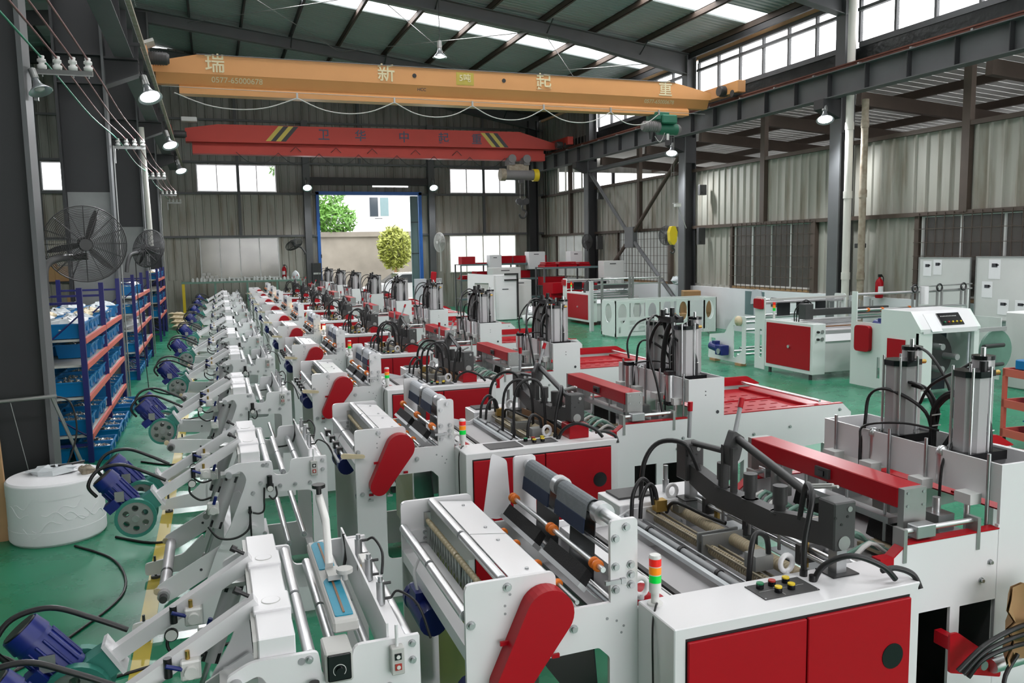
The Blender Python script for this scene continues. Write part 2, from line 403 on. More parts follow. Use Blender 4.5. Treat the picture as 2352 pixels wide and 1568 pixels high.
# --- windows
_wn = [0]
def window(a0, a1, z0, z1, n, place, frame='steel', glass='glass', bars=False, open_=False):
    _wn[0] += 1; t = tag(link('window_%d' % _wn[0], None), kind='structure'); L, H = a1-a0, z1-z0; b = .04
    fr = part('window_frame', MB().box(0, L, -.05, .03, 0, b).box(0, L, -.05, .03, H-b, H).box(0, b, -.05, .03, b, H-b).box(L-b, L, -.05, .03, b, H-b), frame, t)
    for i in range(1, n): part('mullion', MB().box(L*i/n-.02, L*i/n+.02, -.04, .02, b, H-b), frame, t)
    for i in range(n): part('pane', MB().box(L*i/n+.02, L*(i+1)/n-.02, -.005, 0, b, H-b), glass, t)
    if bars:
        nv, nh = int(L/.21), int(H/.24)
        for i in range(nv+1): part('grille_bar', MB().cyl((L*i/nv, -.13, -.05), (L*i/nv, -.13, H+.05), .009, 6), 'rsteel', t)
        for i in range(nh+1): part('grille_rail', MB().box(-.12, L+.12, -.142, -.118, H*i/nh-.006, H*i/nh+.006), 'rsteel', t)
        part('window_sill', MB().box(-.05, L+.05, -.1, .05, -.07, -.01), 'wood', t)
    place(t, a0, z0); return t
for a, b in ups: window(a, b, *W_UP, 4, back)
def pane_mat(name, c, t, gl):                           # thin pane: light passes straight and diffused
    m = bpy.data.materials.new(name); m.use_nodes = True; nt = m.node_tree; nt.nodes.remove(nt.nodes['Principled BSDF']); out = nt.nodes['Material Output']
    tl = nt.nodes.new('ShaderNodeBsdfTranslucent'); tl.inputs[0].default_value = (*c, 1); tp = nt.nodes.new('ShaderNodeBsdfTransparent'); tp.inputs[0].default_value = (.85, .88, .87, 1); gs = nt.nodes.new('ShaderNodeBsdfGlossy'); gs.inputs['Roughness'].default_value = .15; gs.inputs[0].default_value = (.7, .7, .7, 1)
    n = nt.nodes.new('ShaderNodeTexNoise'); n.inputs['Scale'].default_value = 1.4; mr = nt.nodes.new('ShaderNodeMapRange'); mr.inputs[3].default_value = t-.2; mr.inputs[4].default_value = t+.2; tc = nt.nodes.new('ShaderNodeTexCoord'); nt.links.new(tc.outputs['Object'], n.inputs['Vector']); nt.links.new(n.outputs['Fac'], mr.inputs[0])
    a, b = nt.nodes.new('ShaderNodeMixShader'), nt.nodes.new('ShaderNodeMixShader'); nt.links.new(mr.outputs[0], a.inputs[0]); nt.links.new(tl.outputs[0], a.inputs[1]); nt.links.new(tp.outputs[0], a.inputs[2]); b.inputs[0].default_value = gl; nt.links.new(a.outputs[0], b.inputs[1]); nt.links.new(gs.outputs[0], b.inputs[2]); nt.links.new(b.outputs[0], out.inputs[0]); return m
M['glassd'] = pane_mat('dirty_window_glass', (.04, .042, .035), .45, .1)
M['glassw'] = pane_mat('frosted_window_glass', (.85, .88, .86), .35, .05)
window(*los[0], *W_LO, 4, back, 'steel', 'glassd'); window(*los[1], *W_LO, 4, back, 'offwhite', 'glassd'); window(*los[2], *W_LO, 4, back, 'pvc', 'glassw')
# --- right wall; intervals run along y, sheets are turned to face -x
wr = wall('wall_right')
def rfill(m, y0, y1, z0, z1):                          # sheet x axis runs towards -y
    L = y1-y0; n = max(1, round(L/.9)); wd = L/n
    for i in range(n):
        k = (round(wd, 3), round(z1-z0, 3), m)
        if k not in _sc: _sc[k] = sheet(wd, z1-z0).mesh('wall_sheet'); _sc[k].materials.append(M[m])
        o = link('wall_sheet', _sc[k], wr); right(o, y1-i*wd, z0)
RW = [(9.5, 13.35), (16.7, 19.9), (23.45, 26.9), (29.4, 32.6)]
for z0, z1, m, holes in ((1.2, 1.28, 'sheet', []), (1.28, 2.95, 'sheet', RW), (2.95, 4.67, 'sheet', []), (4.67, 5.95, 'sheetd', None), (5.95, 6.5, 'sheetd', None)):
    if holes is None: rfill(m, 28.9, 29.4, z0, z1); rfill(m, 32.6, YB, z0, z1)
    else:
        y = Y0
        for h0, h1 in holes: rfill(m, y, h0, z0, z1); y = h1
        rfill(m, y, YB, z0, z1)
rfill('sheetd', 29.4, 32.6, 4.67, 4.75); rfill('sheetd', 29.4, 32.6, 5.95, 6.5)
for z in (2.98, 4.68): part('girt', MB().box(XR-.12, XR-.04, Y0, YB, z-.05, z+.04), 'rsteel', wr)
for y in (5.5, 12.3, 18.6, 25.4, 31.2):
    part('wall_post', MB().box(XR-.13, XR-.01, y-.09, y+.09, 2.98, 6.3), 'rsteel', wr)
    pass
for a_, b_ in RW: part('wall_post', MB().box(XR-.13, XR-.01, a_-.2, a_-.04, 1.2, 2.98), 'rsteel', wr); part('wall_post', MB().box(XR-.1, XR-.01, b_+.04, b_+.14, 1.2, 2.98), 'rsteel', wr)
bw = struct('baseboard_right', MB().box(13.86, 14.1, Y0, 22.4, 0, 1.2).box(13.86, 14.1, 22.4, YB, 0, 1.2), 'plaster')
def rwin(y0, y1, z0, z1, n, frame, glass, bars=False): window(0, y1-y0, z0, z1, n, lambda t, a, z: right(t, y1, z), frame, glass, bars)
M['glassb'] = mat('dark_dusty_glass', (.12, .11, .1), .25, alpha=.8, noise=.3, nscale=2)
for i, (a, b) in enumerate(RW[:3]): rwin(a, b, 1.28, 2.95, 4, 'offwhite', 'glassw' if i == 2 else 'glassb', True)
rwin(*RW[3], 1.28, 2.95, 4, 'pvc', 'glassw'); rwin(*RW[3], 4.75, 5.95, 4, 'pvc', 'glass')
# clerestory
CL = [-11.05, -4.4]+FR+[YB]
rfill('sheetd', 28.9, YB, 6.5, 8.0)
for i in range(len(CL)-2):
    y0 = CL[i]+.2; y1 = CL[i+1]-.2
    _wn[0] += 1; t = tag(link('window_%d' % _wn[0], None), kind='structure'); n = 6; L = y1-y0
    part('window_frame', MB().box(13.96, 14.06, y0, y1, 6.78, 6.9).box(13.96, 14.06, y0, y1, 7.82, 7.92).box(13.9, 14.0, y0, y1, 7.56, 7.63), 'fsteel', t)
    for j in range(n+1): part('mullion', MB().box(13.96, 14.04, y0+L*j/n-.03, y0+L*j/n+.03, 6.9, 7.82), 'fsteel', t)
    for j in range(n): part('pane', MB().box(14.0, 14.005, y0+L*j/n+.03, y0+L*(j+1)/n-.03, 6.9, 7.82), 'glass', t)
M['foil'] = mat('crumpled_foil_insulation', (.05, .055, .055), .3, .6, noise=.5, nscale=3, bump=1., bscale=7)
part('insulation_strip', MB().box(13.98, 14.06, Y0, YB, 6.28, 6.78), 'foil', wr)
part('eave_board', MB().box(13.94, 14.04, Y0, YB, 7.92, 8.02), 'wood', wr)
part('eave_beam', MB().box(13.7, 13.78, Y0, YB, 7.95, 8.2), 'dsteel', wr)
part('eave_trim', MB().box(13.8, 13.84, Y0, YB, 8.08, 8.14), 'galv', wr)
# --- left wall of the next bay (unseen; closes the building against strong side light)
struct('wall_left', MB().box(-12.1, -12, Y0, YB, 0, 9.2), 'sheetd')
struct('wall_front', MB().box(-12.1, .5, Y0-.1, Y0, 0, 10.3).box(12.5, 14.1, Y0-.1, Y0, 0, 10.3).box(.5, 12.5, Y0-.1, Y0, 5.6, 10.3), 'sheetd')  # unseen end wall; wide opening shaped to let light in from behind
# --- portal frames
def ibeam(mb, p, q, d, w_, up=Vector((0, 0, 1)), t=.02):
    p, q, up = Vector(p), Vector(q), Vector(up); x = (q-p); L = x.length; x.normalize(); y = up.cross(x).normalized(); z = x.cross(y)
    m = Matrix((x, y, z)).transposed().to_4x4(); m.translation = p
    t2 = MB().box(0, L, -w_/2, w_/2, 0, t).box(0, L, -w_/2, w_/2, d-t, d).box(0, L, -t*.4, t*.4, t, d-t).xf(m)
    return mb.add(t2.v, t2.f)
def column_right(i, y):
    t = tag(thing('steel_column', 'dark steel H-column %s on the side of the clerestory windows' % ['behind the camera', 'just outside the picture', 'beside the white drainpipe', 'between the X-brace and the barred windows', 'at the far end of the X-brace'][i], 'column', (0, y, 0)), group='wall columns')
    part('web', MB().box(13.57, 13.9, -.012, .012, 0, 6.0), 'dsteel', t)
    part('flange', MB().box(13.53, 13.57, -.17, .17, 0, 6.0), 'fsteel', t); part('flange', MB().box(13.9, 13.93, -.17, .17, 0, 6.0), 'dsteel', t)  # inner flange lighter than web and back: its lit face put into colour
    part('upper_column', MB().box(13.62, 13.64, -.15, .15, 6., 8.05).box(13.9, 13.93, -.15, .15, 6., 8.05).box(13.64, 13.9, -.01, .01, 6., 8.05), 'fsteel', t)
    part('corbel', MB().prism([(13.57, 5.2), (13.05, 5.42), (13.05, 5.63), (13.57, 5.63)], -.16, .16, 'y'), 'dsteel', t)
    part('side_plate', MB().box(13.57, 13.9, -.17, -.15, 4.9, 5.65), 'dsteel', t)
for i, y in enumerate(FR): column_right(i, y)
t = tag(thing('steel_column', 'dark steel corner column where the back wall meets the side wall', 'column', (0, YB-.25, 0)), group='wall columns')
part('web', MB().box(13.2, 13.55, -.01, .01, 0, 7.9), 'dsteel', t); part('flange', MB().box(13.55, 13.59, -.18, .18, 0, 7.9), 'dsteel', t); part('flange', MB().box(13.16, 13.2, -.18, .18, 0, 7.9), 'dsteel', t)
LC = [8.55, 15.15, 21.9, 28.7]
for i, y in enumerate([1.9]+LC):
    t = tag(thing('steel_column', ['tall dark steel column behind the camera', 'massive dark steel column at the edge of the picture, fan bracket on it', 'dark steel column with dusty white foot behind the nearer fan', 'dark steel column behind the second fan', 'dark steel column by the back wall, beyond the blue racks'][i], 'column', (0, y, 0)), group='middle row columns')
    part('web', MB().box(-2.14, -1.49, -.02, .02, 0, 9.9), 'dsteel', t)
    part('flange', MB().box(-1.49, -1.45, -.17, .17, 0, 9.9), 'fsteel', t); part('flange', MB().box(-2.18, -2.14, -.17, .17, 0, 9.9), 'dsteel', t)  # lit inner flange given the lighter steel, shaded web the darker
    part('stiffener', MB().box(-2.14, -1.49, -.16, .16, 5.15, 5.17).box(-2.14, -1.49, -.16, .16, 5.6, 5.62), 'dsteel', t)
    part('corbel', MB().prism([(-1.45, 5.15), (-.95, 5.36), (-.95, 5.58), (-1.45, 5.58)], -.015, .015, 'y').box(-1.45, -.95, -.16, .16, 5.56, 5.59).prism([(-1.45, 5.14), (-.95, 5.34), (-.95, 5.36), (-1.45, 5.16)], -.16, .16, 'y'), 'dsteel', t)
    if i == 2 or i == 3: part('whitewashed_foot', MB().box(-2.13, -1.5, -.03, -.021, 0, 3.45-.35*(i-2)), 'wash', t, 'dusty white paint')
# runway girders with rails
def runway(name, x, y0, y1, z0, label, sgn):
    t = thing(name, label, 'crane rail', (x, 0, 0), 0, 'crane runway girders')
    part('girder', MB().box(-.14, .14, y0, y1, z0, z0+.02).box(-.16, .16, y0, y1, z0+.53, z0+.55).box(-.01, .01, y0, y1, z0+.02, z0+.53), 'fsteel', t)
    y = y0+.3
    while y < y1: part('stiffener', MB().box(-.13, .13, y, y+.014, z0+.02, z0+.53), 'dsteel', t); y += 1.12
    part('rail', MB().box(-.05, .05, y0, y1, z0+.55, z0+.57).box(-.012, .012, y0, y1, z0+.57, z0+.64).box(-.03, .03, y0, y1, z0+.64, z0+.67), 'rust', t)
    y = y0+.8
    while y < y1: part('rail_clip', MB().box(-.1, .1, y, y+.05, z0+.565, z0+.6), 'galv', t); y += 1.4
    return t
runway('crane_runway', 13.25, Y0, YB-.4, 5.63, 'grey steel crane runway girder with rusty rail under the clerestory', -1)
rl = runway('crane_runway', -1.15, Y0, YB-.4, 5.59, 'grey steel crane runway girder on the middle column row', 1)
cb = thing('conductor_bar', 'yellowish conductor bar running along the runway on the column row', 'rail', (-.82, 0, 0))
part('bar', MB().box(-.03, .03, -2, YB-1, 5.62, 5.67), 'oldpipe', cb)
for y in (4, 7.5, 11, 14.5, 18, 21.5, 25, 28.5): part('bracket', MB().box(-.3, .03, y, y+.04, 5.67, 5.72), 'dsteel', cb)
# rafters, purlins, roof
ceil = tag(link('ceiling', None), kind='structure')
for y in [-11.05, -4.4]+FR+[YB-.3]:
    x0, x1 = -1.8, 13.8; zz = lambda x, o: roof_z(x)-o
    web = [(x0, zz(x0, .55)), (9.5, zz(9.5, .5)), (13.7, zz(13.7, .78)), (13.7, zz(13.7, .17)), (x0, zz(x0, .17))]
    mb = MB().prism(web, y-.008, y+.008, 'y')
    for (a, b, o1, o2) in ((x0, 9.5, .55, .5), (9.5, 13.7, .5, .78)): mb.prism([(a, zz(a, o1)), (b, zz(b, o2)), (b, zz(b, o2)+.02), (a, zz(a, o1)+.02)], y-.12, y+.12, 'y')
    mb.prism([(x0, zz(x0, .19)), (13.7, zz(13.7, .19)), (13.7, zz(13.7, .17)), (x0, zz(x0, .17))], y-.12, y+.12, 'y')
    part('rafter', mb, 'fsteel', ceil)
    part('rafter', MB().prism([(-12, 8.6), (-1.8, 9.62), (-1.8, 10.02), (-12, 9.0)], y-.1, y+.1, 'y'), 'dsteel', ceil)
    for x in (5.95, 9.15, 12.1, 2.85):                 # fly braces
        part('fly_brace', MB().cyl((x, y-.02, zz(x, .48)), (x, y-.5, zz(x, .18)), .018, 6), 'dsteel', ceil)
px = [-.25+1.553*i for i in range(10)]
for x in px:
    z = roof_z(x)
    part('purlin', MB().box(x-.035, x+.035, Y0, YB, z-.17, z-.155).box(x-.035, x-.027, Y0, YB, z-.17, z-.01).box(x-.035, x+.035, Y0, YB, z-.02, z-.005), 'rsteel' if x > 3 else 'dsteel', ceil)
for x in (-3.4, -5, -6.6, -8.2, -9.8): part('purlin', MB().box(x-.03, x+.03, Y0, YB, roof_z(x)-.16, roof_z(x)), 'dsteel', ceil)
def roof_sheet(L, wd, sl, n):
    p = wd/n; pr = []
    for i in range(n): y = i*p; pr += [(y, 0), (y+p*.5, 0), (y+p*.6, .03), (y+p*.9, .03)]
    pr.append((wd, 0)); lp = pr+[(wd, .045), (0, .045)]
    mb = MB().prism(lp, 0, L, 'x'); return mb.xf(Matrix.Rotation(math.atan(sl), 4, 'Y'))
LM = (15.9)/math.cos(math.atan(.125)); edges = [Y0]
cuts = sorted([c for s_ in SKYLIGHTS for c in s_]); cuts = [Y0]+cuts+[YB+.1]
rs_cache = {}
for a, b in zip(cuts[:-1], cuts[1:]):
    sky = any(abs(a-s_[0]) < 1e-6 for s_ in SKYLIGHTS); n = max(1, round((b-a)/.95)); wd = (b-a)/n
    for i in range(n):
        k = (round(wd, 3), sky)
        if k not in rs_cache:
            rs_cache[k] = roof_sheet(LM, wd, .125, 5).mesh('roof_sheet'); rs_cache[k].materials.append(M['skysheet' if sky else 'roofm'])
        o = link('skylight_sheet' if sky else 'roof_sheet', rs_cache[k], ceil); o.location = (-1.8, a+i*wd, roof_z(-1.7999))
ls = roof_sheet(10.6, .97, -.1, 5).xf(Matrix.Scale(-1, 4, (1, 0, 0)) @ Matrix.Rotation(2*math.atan(.1), 4, 'Y')) if False else None
for i in range(49):
    k = 'L'
    if k not in rs_cache:
        mb = MB().prism([(0, 0), (.5, 0), (.55, .03), (.93, .03), (.97, 0), (.97, .045), (0, .045)], -10.5, 0, 'x').xf(Matrix.Rotation(-math.atan(.1), 4, 'Y'))
        rs_cache[k] = mb.mesh('roof_sheet'); rs_cache[k].materials.append(M['roofm'])
    link('roof_sheet', rs_cache[k], ceil).location = (-1.8, Y0+.97*i, 10.21)
for (x0, y0, x1, y1) in ((4.4, 22.2, 9.1, 28.7), (9.1, 22.2, 4.4, 28.7), (9.1, 22.2, 13.6, 28.7), (13.6, 22.2, 9.1, 28.7), (-.3, 22.2, 4.4, 28.7), (4.4, 22.2, -.3, 28.7)):
    part('bracing_rod', MB().cyl((x0, y0, roof_z(x0)-.35), (x1, y1, roof_z(x1)-.35), .011, 6), 'galv', ceil)
# X-brace in the third bay
xb = thing('cross_brace', 'big rusty pipe X-brace with square gusset on the side wall', 'brace', (13.62, 25.45, 0))
a, b = -3.2, 3.2
for (p, q) in (((0, a, 5.2), (0, 0, 2.75)), ((0, b, 5.2), (0, 0, 2.75)), ((0, 0, 2.75), (0, a*.92, .75)), ((0, 0, 2.75), (0, b*.92, .75))):
    part('brace_pipe', MB().cyl(p, q, .065, 10), 'fsteel' if p[1] > 0 or q[1] < 0 else 'rsteel', xb)
part('gusset', MB().box(-.085, .085, -.3, .3, 2.4, 3.1), 'fsteel', xb)
part('strut_pipe', MB().cyl((0, a, 5.3), (0, b, 5.3), .08, 10), 'fsteel', xb)
# --- lean-to annex seen through the open gap over the side wall
an = wall('wall_annex')
for i in range(14): fill(an, 'sheet', 0, .9, 0, 0, back)
mb = MB()
for i in range(131): mb.box(14.3, 27, Y0+.36*i, Y0+.36*i+.343, 6.58, 6.6)
mb.xf(Matrix.Translation((14.3, 0, 6.6)) @ Matrix.Rotation(.07, 4, 'Y') @ Matrix.Translation((-14.3, 0, -6.6)))
part('annex_roof', mb, 'offwhite', an)
for x in (17, 19.5, 22, 24.5): part('annex_purlin', MB().box(x-.05, x+.05, Y0, YB, 6.2-.07*(x-14.3), 6.4-.07*(x-14.3)), 'rsteel', an)
for y in FR+[12.1, 18.8, 25.4]:
    part('annex_rafter', MB().box(14.2, 27, y-.08, y+.08, 5.55, 5.85).xf(Matrix.Translation((14.3, 0, 6)) @ Matrix.Rotation(.07, 4, 'Y') @ Matrix.Translation((-14.3, 0, -6))), 'rsteel', an)
    part('annex_post', MB().box(20.0, 20.16, y-.1, y+.1, 0, 5.6), 'rsteel', an)
part('annex_beam', MB().box(20.0, 20.2, Y0, YB, 5.0, 5.4), 'rsteel', an)
part('annex_wall_sheet', MB().box(14.1, 27, YB, YB+.1, 0, 4.4).box(14.1, 27, YB, YB+.1, 5.8, 7).box(14.1, 14.6, YB, YB+.1, 4.4, 5.8), 'sheetd', an)
part('annex_wall_sheet', MB().box(26.5, 26.6, Y0, YB, 0, 4.2).box(26.5, 26.6, Y0, YB, 5.2, 6.2), 'sheet', an)
for i in range(9): part('annex_mullion', MB().box(14.6+1.4*i, 14.75+1.4*i, YB, YB+.08, 4.4, 5.8), 'dsteel', an)
struct('floor_annex', MB().box(14.2, 27, Y0, YB, -.1, -.005), 'tarmac')
# --- downpipes
for x, yy, r, m, nm, lb in ((13.4, 14.9, .085, 'pvc', 'drainpipe', 'white plastic drainpipe beside the steel column'), (13.5, 14.55, .075, 'oldpipe', 'drainpipe', 'rust-stained drainpipe next to the white one')):
    t = thing(nm, lb, 'pipe', (x, yy, 0)); part('pipe', MB().cyl((0, 0, 0), (0, 0, 8.15 if m == 'pvc' else 5.5), r, 14), m, t)
    for z in (1.6, 3.4, 4.9): part('coupling', MB().cyl((0, 0, z), (0, 0, z+.16), r+.012, 14), m, t)
# --- outside the door
struct('ground_yard', MB().box(-30, 45, YB+.2, 75, -.1, -.01), 'tarmac')
rw_ = one('retaining_wall', MB().box(-12, 30, 43, 43.6, 0, 3.2).box(-12, 30, 42.9, 43.65, 3.2, 3.45), 'concrete', 'stained concrete retaining wall across the yard outside the door', 'wall')
bd = thing('apartment_house', 'white rendered house above the retaining wall outside the door', 'building', (0, 55, 0))
part('facade', MB().box(-8, 32, 0, 8, 0, 16), 'carw', bd)
wn_ = part('window', MB().box(10.0, 10.6, -.06, 0, 4.72, 6.02), 'grey', bd); part('pane', MB().box(10.03, 10.57, -.08, -.06, 4.75, 5.98), 'tint', wn_)
wn_ = part('window', MB().box(10.68, 11.32, -.06, 0, 4.72, 6.02), 'pvc', bd); part('pane', MB().box(10.72, 11.28, -.08, -.06, 4.76, 5.98), 'doorteal', wn_)
part('bracket', MB().cyl((10.3, -.3, 4.6), (10.8, -.3, 4.6), .03), 'dsteel', bd); part('balcony_grille', MB().box(6.6, 8.4, -.4, -.36, 4.3, 5.2), 'grey', bd)
def leaves(name, c, rad, n, m, size=.2, seed=1):
    rr = random.Random(seed); mb = MB()
    for i in range(n):
        while True:
            d_ = Vector((rr.uniform(-1, 1), rr.uniform(-1, 1), rr.uniform(-1, 1)))
            if .1 < d_.length <= 1: break
        d_ = d_.normalized()*d_.length**.45*rr.uniform(.85, 1.1); p = Vector((c[0]+d_.x*rad[0], c[1]+d_.y*rad[1], c[2]+d_.z*rad[2]))
        a_ = Vector((rr.uniform(-1, 1), rr.uniform(-1, 1), rr.uniform(-1, 1))).normalized(); b_ = a_.orthogonal().normalized(); s_ = size*rr.uniform(.6, 1.3)
        mb.add([p-a_*s_, p+b_*s_*.35, p+a_*s_, p-b_*s_*.35], [(0, 1, 2, 3)])
    return mb
t = thing('round_bush', 'round yellow-green bush in front of the retaining wall outside the door', 'bush', (0, 0, 0))
f1 = part('foliage', leaves('f', (8.75, 41.4, 2.58), (.85, .7, 1.08), 2600, 'leafy', .13, 3), 'leafy', t); f1['kind'] = 'stuff'
part('trunk', MB().cyl((8.75, 41.4, 0), (8.75, 41.4, 2.2), .07), 'wood', t)
t = thing('leafy_tree', 'light green tree hanging over the retaining wall by the door opening', 'tree', (0, 0, 0))
for c, r_, sd in (((5.2, 44.2, 5.6), (1.6, 1., 1.3), 4), ((6.0, 43.4, 4.1), (1.2, .7, .8), 5), ((4.6, 44, 7.2), (1.8, 1, 1.3), 6)):
    part('foliage', leaves('f', c, r_, 1100, 'leaf', .17, sd), 'leaf', t)['kind'] = 'stuff'
part('trunk', MB().tube([(4.4, 44.6, 0), (4.5, 44.5, 3), (5, 44.2, 5.2)], .12), 'wood', t)
cr = thing('parked_car', 'white car parked outside the door', 'car', (8.7, 38.2, -.01))
part('body', MB().prism(rnd([(-2.1, .3), (-2.15, .75), (-1.3, .95), (-.6, 1.42), (.9, 1.45), (1.6, 1.0), (2.1, .9), (2.15, .3)], .12), -.85, .85, 'y'), 'carw', cr)
part('window', MB().prism([(-1.1, .97), (-.5, 1.36), (.8, 1.38), (1.35, 1.0)], -.86, -.84, 'y'), 'tint', cr)
part('windscreen', MB().prism([(-1.28, .98), (-.66, 1.4), (-.64, 1.38), (-1.24, .98)], -.75, .75, 'y'), 'tint', cr)
for x in (-1.35, 1.35):
    w1 = part('wheel', MB().cyl((x, -.87, .32), (x, -.65, .32), .32, 20), 'black', cr); part('rim', MB().cyl((x, -.88, .32), (x, -.86, .32), .2, 16), 'steel', w1)
# ---------------------------------------------------------------- bag-making machine (x along the line, y = 0 near frame plate .. 1.07 far plate)
B = Tmpl(); W = 1.07
def bolts(T, pts, y, sub, r=.011, m='steel'):
    for (x, z) in pts: T.add('bolt', MB().cyl((x, y, z), (x, y-.006, z), r*1.5, 10).cyl((x, y-.006, z), (x, y-.016, z), r, 8), m, sub)
plateA = rnd([(.78, .03), (.78, 1.22), (1.13, 1.22), (1.13, 1.06), (1.355, 1.06), (1.355, 1.38), (1.47, 1.38), (1.47, .03)], [0, .03, .03, .015, 0, .02, .02, 0])
holeA = rnd([(.98, .3), (1.35, .3), (1.35, .845), (1.305, .89), (.98, .885)], [.05, .03, .01, .01, .02])
pn = B.add('frame_plate', MB().prism([plateA, holeA], 0, .018), 'white'); pf = B.add('frame_plate', MB().prism([plateA, holeA], W-.018, W), 'white')
bolts(B, [(.94, 1.19), (1.42, 1.35), (1.375, 1.31), (1.375, 1.2), (1.44, 1.2), (1.44, 1.16), (1.44, 1.12), (1.375, 1.11), (1.2, .985), (.8, 1.07), (.82, .78)], 0, pn)
B.add('screw_holes', MB().cyl((1.34, .001, 1.0), (1.34, -.0015, 1.0), .006, 8).cyl((1.38, .001, .985), (1.38, -.0015, .985), .005, 8).cyl((1.41, .001, .96), (1.41, -.0015, .96), .005, 8).cyl((1.4, .001, .935), (1.4, -.0015, .935), .005, 8).cyl((.95, .001, 1.16), (.95, -.0015, 1.16), .005, 8).cyl((.93, .001, 1.12), (.93, -.0015, 1.12), .005, 8).cyl((.93, .001, 1.09), (.93, -.0015, 1.09), .005, 8), 'grey', pn)
# red belt cover
cv = stadium((1.077, 1.088), .094, (.925, .84), .062, 16); cvi = stadium((1.077, 1.088), .088, (.925, .84), .056, 16)
bc = B.add('belt_cover', MB().prism([cv], -.075, -.001), 'red')
B.add('cover_tab', MB().box(.9, .96, -.03, -.02, .985, 1.0), 'red', bc); B.add('cover_tab', MB().box(1.1, 1.13, -.03, -.02, .9, .915), 'red', bc); B.add('cover_tab', MB().box(.86, .89, -.03, -.02, .77, .785), 'red', bc)
for (x, z) in ((.875, .8), (.87, .74), (1.0, .76)): B.add('wing_nut', MB().cyl((x, 0, z), (x, -.03, z), .008, 8).box(x-.018, x+.018, -.035, -.028, z-.006, z+.006), 'steel', pn)
# rollers
def roller(T, x, z, r, y0, y1, split=True, m='chrome', sh=.008):
    sp = [(y0, (y0+y1)/2-.012), ((y0+y1)/2+.012, y1)] if split else [(y0, y1)]
    for a, b in sp:
        i = T.add('roller', MB().cyl((x, a, z), (x, b, z), r, 16), m)
        T.add('bearing', MB().cyl((x, a-.004, z), (x, a+.006, z), r*.85, 14), 'grey', i); T.add('bearing', MB().cyl((x, b-.006, z), (x, b+.004, z), r*.85, 14), 'grey', i)
    T.add('roller_shaft', MB().cyl((x, y0-.02, z), (x, y1+.02, z), sh, 8), 'steel')
roller(B, .93, 1.205, .021, .03, 1.04); roller(B, .788, 1.095, .021, .03, 1.04)
for a, b in ((.035, .53), (.54, 1.035)):
    i = B.add('top_cover', MB().prism([(.962, 1.208), (1.125, 1.19), (1.125, 1.13), (1.119, 1.13), (1.119, 1.185), (.962, 1.203)], a, b), 'white')
    for y in (a+.08, b-.08): B.add('cover_screw', MB().cyl((1.06, y, 1.194), (1.06, y, 1.203), .008, 8), 'steel', i)
    B.add('comb_roller', MB().lathe((.905, a, 1.12), (.905, b, 1.12), [(k*.033+e, .014 if e < .02 else .011) for k in range(15) for e in (.0, .024, .026, .032)], 12), 'cream')
    B.add('needle_comb', MB().box(.905, .915, a, b, 1.10, 1.115), 'steel')
    cmb = MB()
    for k in range(22): y = a+(b-a)*(k+.5)/22; cmb.cyl((.91, y, 1.105), (.9+.02*(k % 2), y, .98), .003, 4)
    B.add('needles', cmb, 'galv')
    B.add('slot_brush', MB().box(.952, .96, a, b, 1.15, 1.2), 'black')
B.add('cross_beam', MB().box(.782, .83, .018, W-.018, .93, .985), 'white'); B.add('cross_beam', MB().box(.86, .9, .018, W-.018, .98, 1.01), 'white')
B.add('bracket_plate', MB().box(.80, .9, W-.032, W-.018, 1.02, 1.08), 'white', pf); bolts(B, [(.89, 1.035), (.89, 1.065)], W-.032, pf, .007)
B.add('bearing_block', MB().box(.89, .92, W-.035, W-.018, 1.09, 1.16), 'steel', pf)
B.add('fallen_film', MB().box(.93, .935, .08, W-.08, .32, .98), 'limefilm')
# drive motors below the frame
mo = B.add('drive_motor', MB().cyl((.80, .55, .84), (.80, .82, .84), .062, 16).box(.75, .82, .66, .78, .84, .93), 'blue')
B.add('fan_cowl', MB().cyl((.80, .82, .84), (.80, .86, .84), .066, 16), 'blue', mo); B.add('cable_gland', MB().tube([(.77, .7, .92), (.76, .72, 1.0), (.8, .78, 1.04)], .007, 6, steps=4), 'white', mo)
mo = B.add('drive_motor', MB().cyl((.86, .03, .7), (.86, .25, .7), .05, 14).box(.81, .86, .08, .18, .62, .7), 'blue')
# pivot rod with rings on the left, present on most machines
guard = [B.add('ring_rod', MB().cyl((.70, -.02, 1.06), (.70, .9, 1.06), .011, 8), 'steel')]
for y in (.12, .3, .5, .72): guard.append(B.add('rod_clamp', MB().box(.68, .72, y, y+.05, 1.04, 1.085), 'black', guard[0]))
guard.append(B.add('rod_arm', MB().prism(stadium((.70, 1.06), .018, (.83, 1.045), .012, 8), -.03, -.016), 'cream', guard[0]))
guard.append(B.add('sensor_rail', MB().box(.66, .675, -.02, .9, 1.02, 1.035), 'steel', guard[0]))
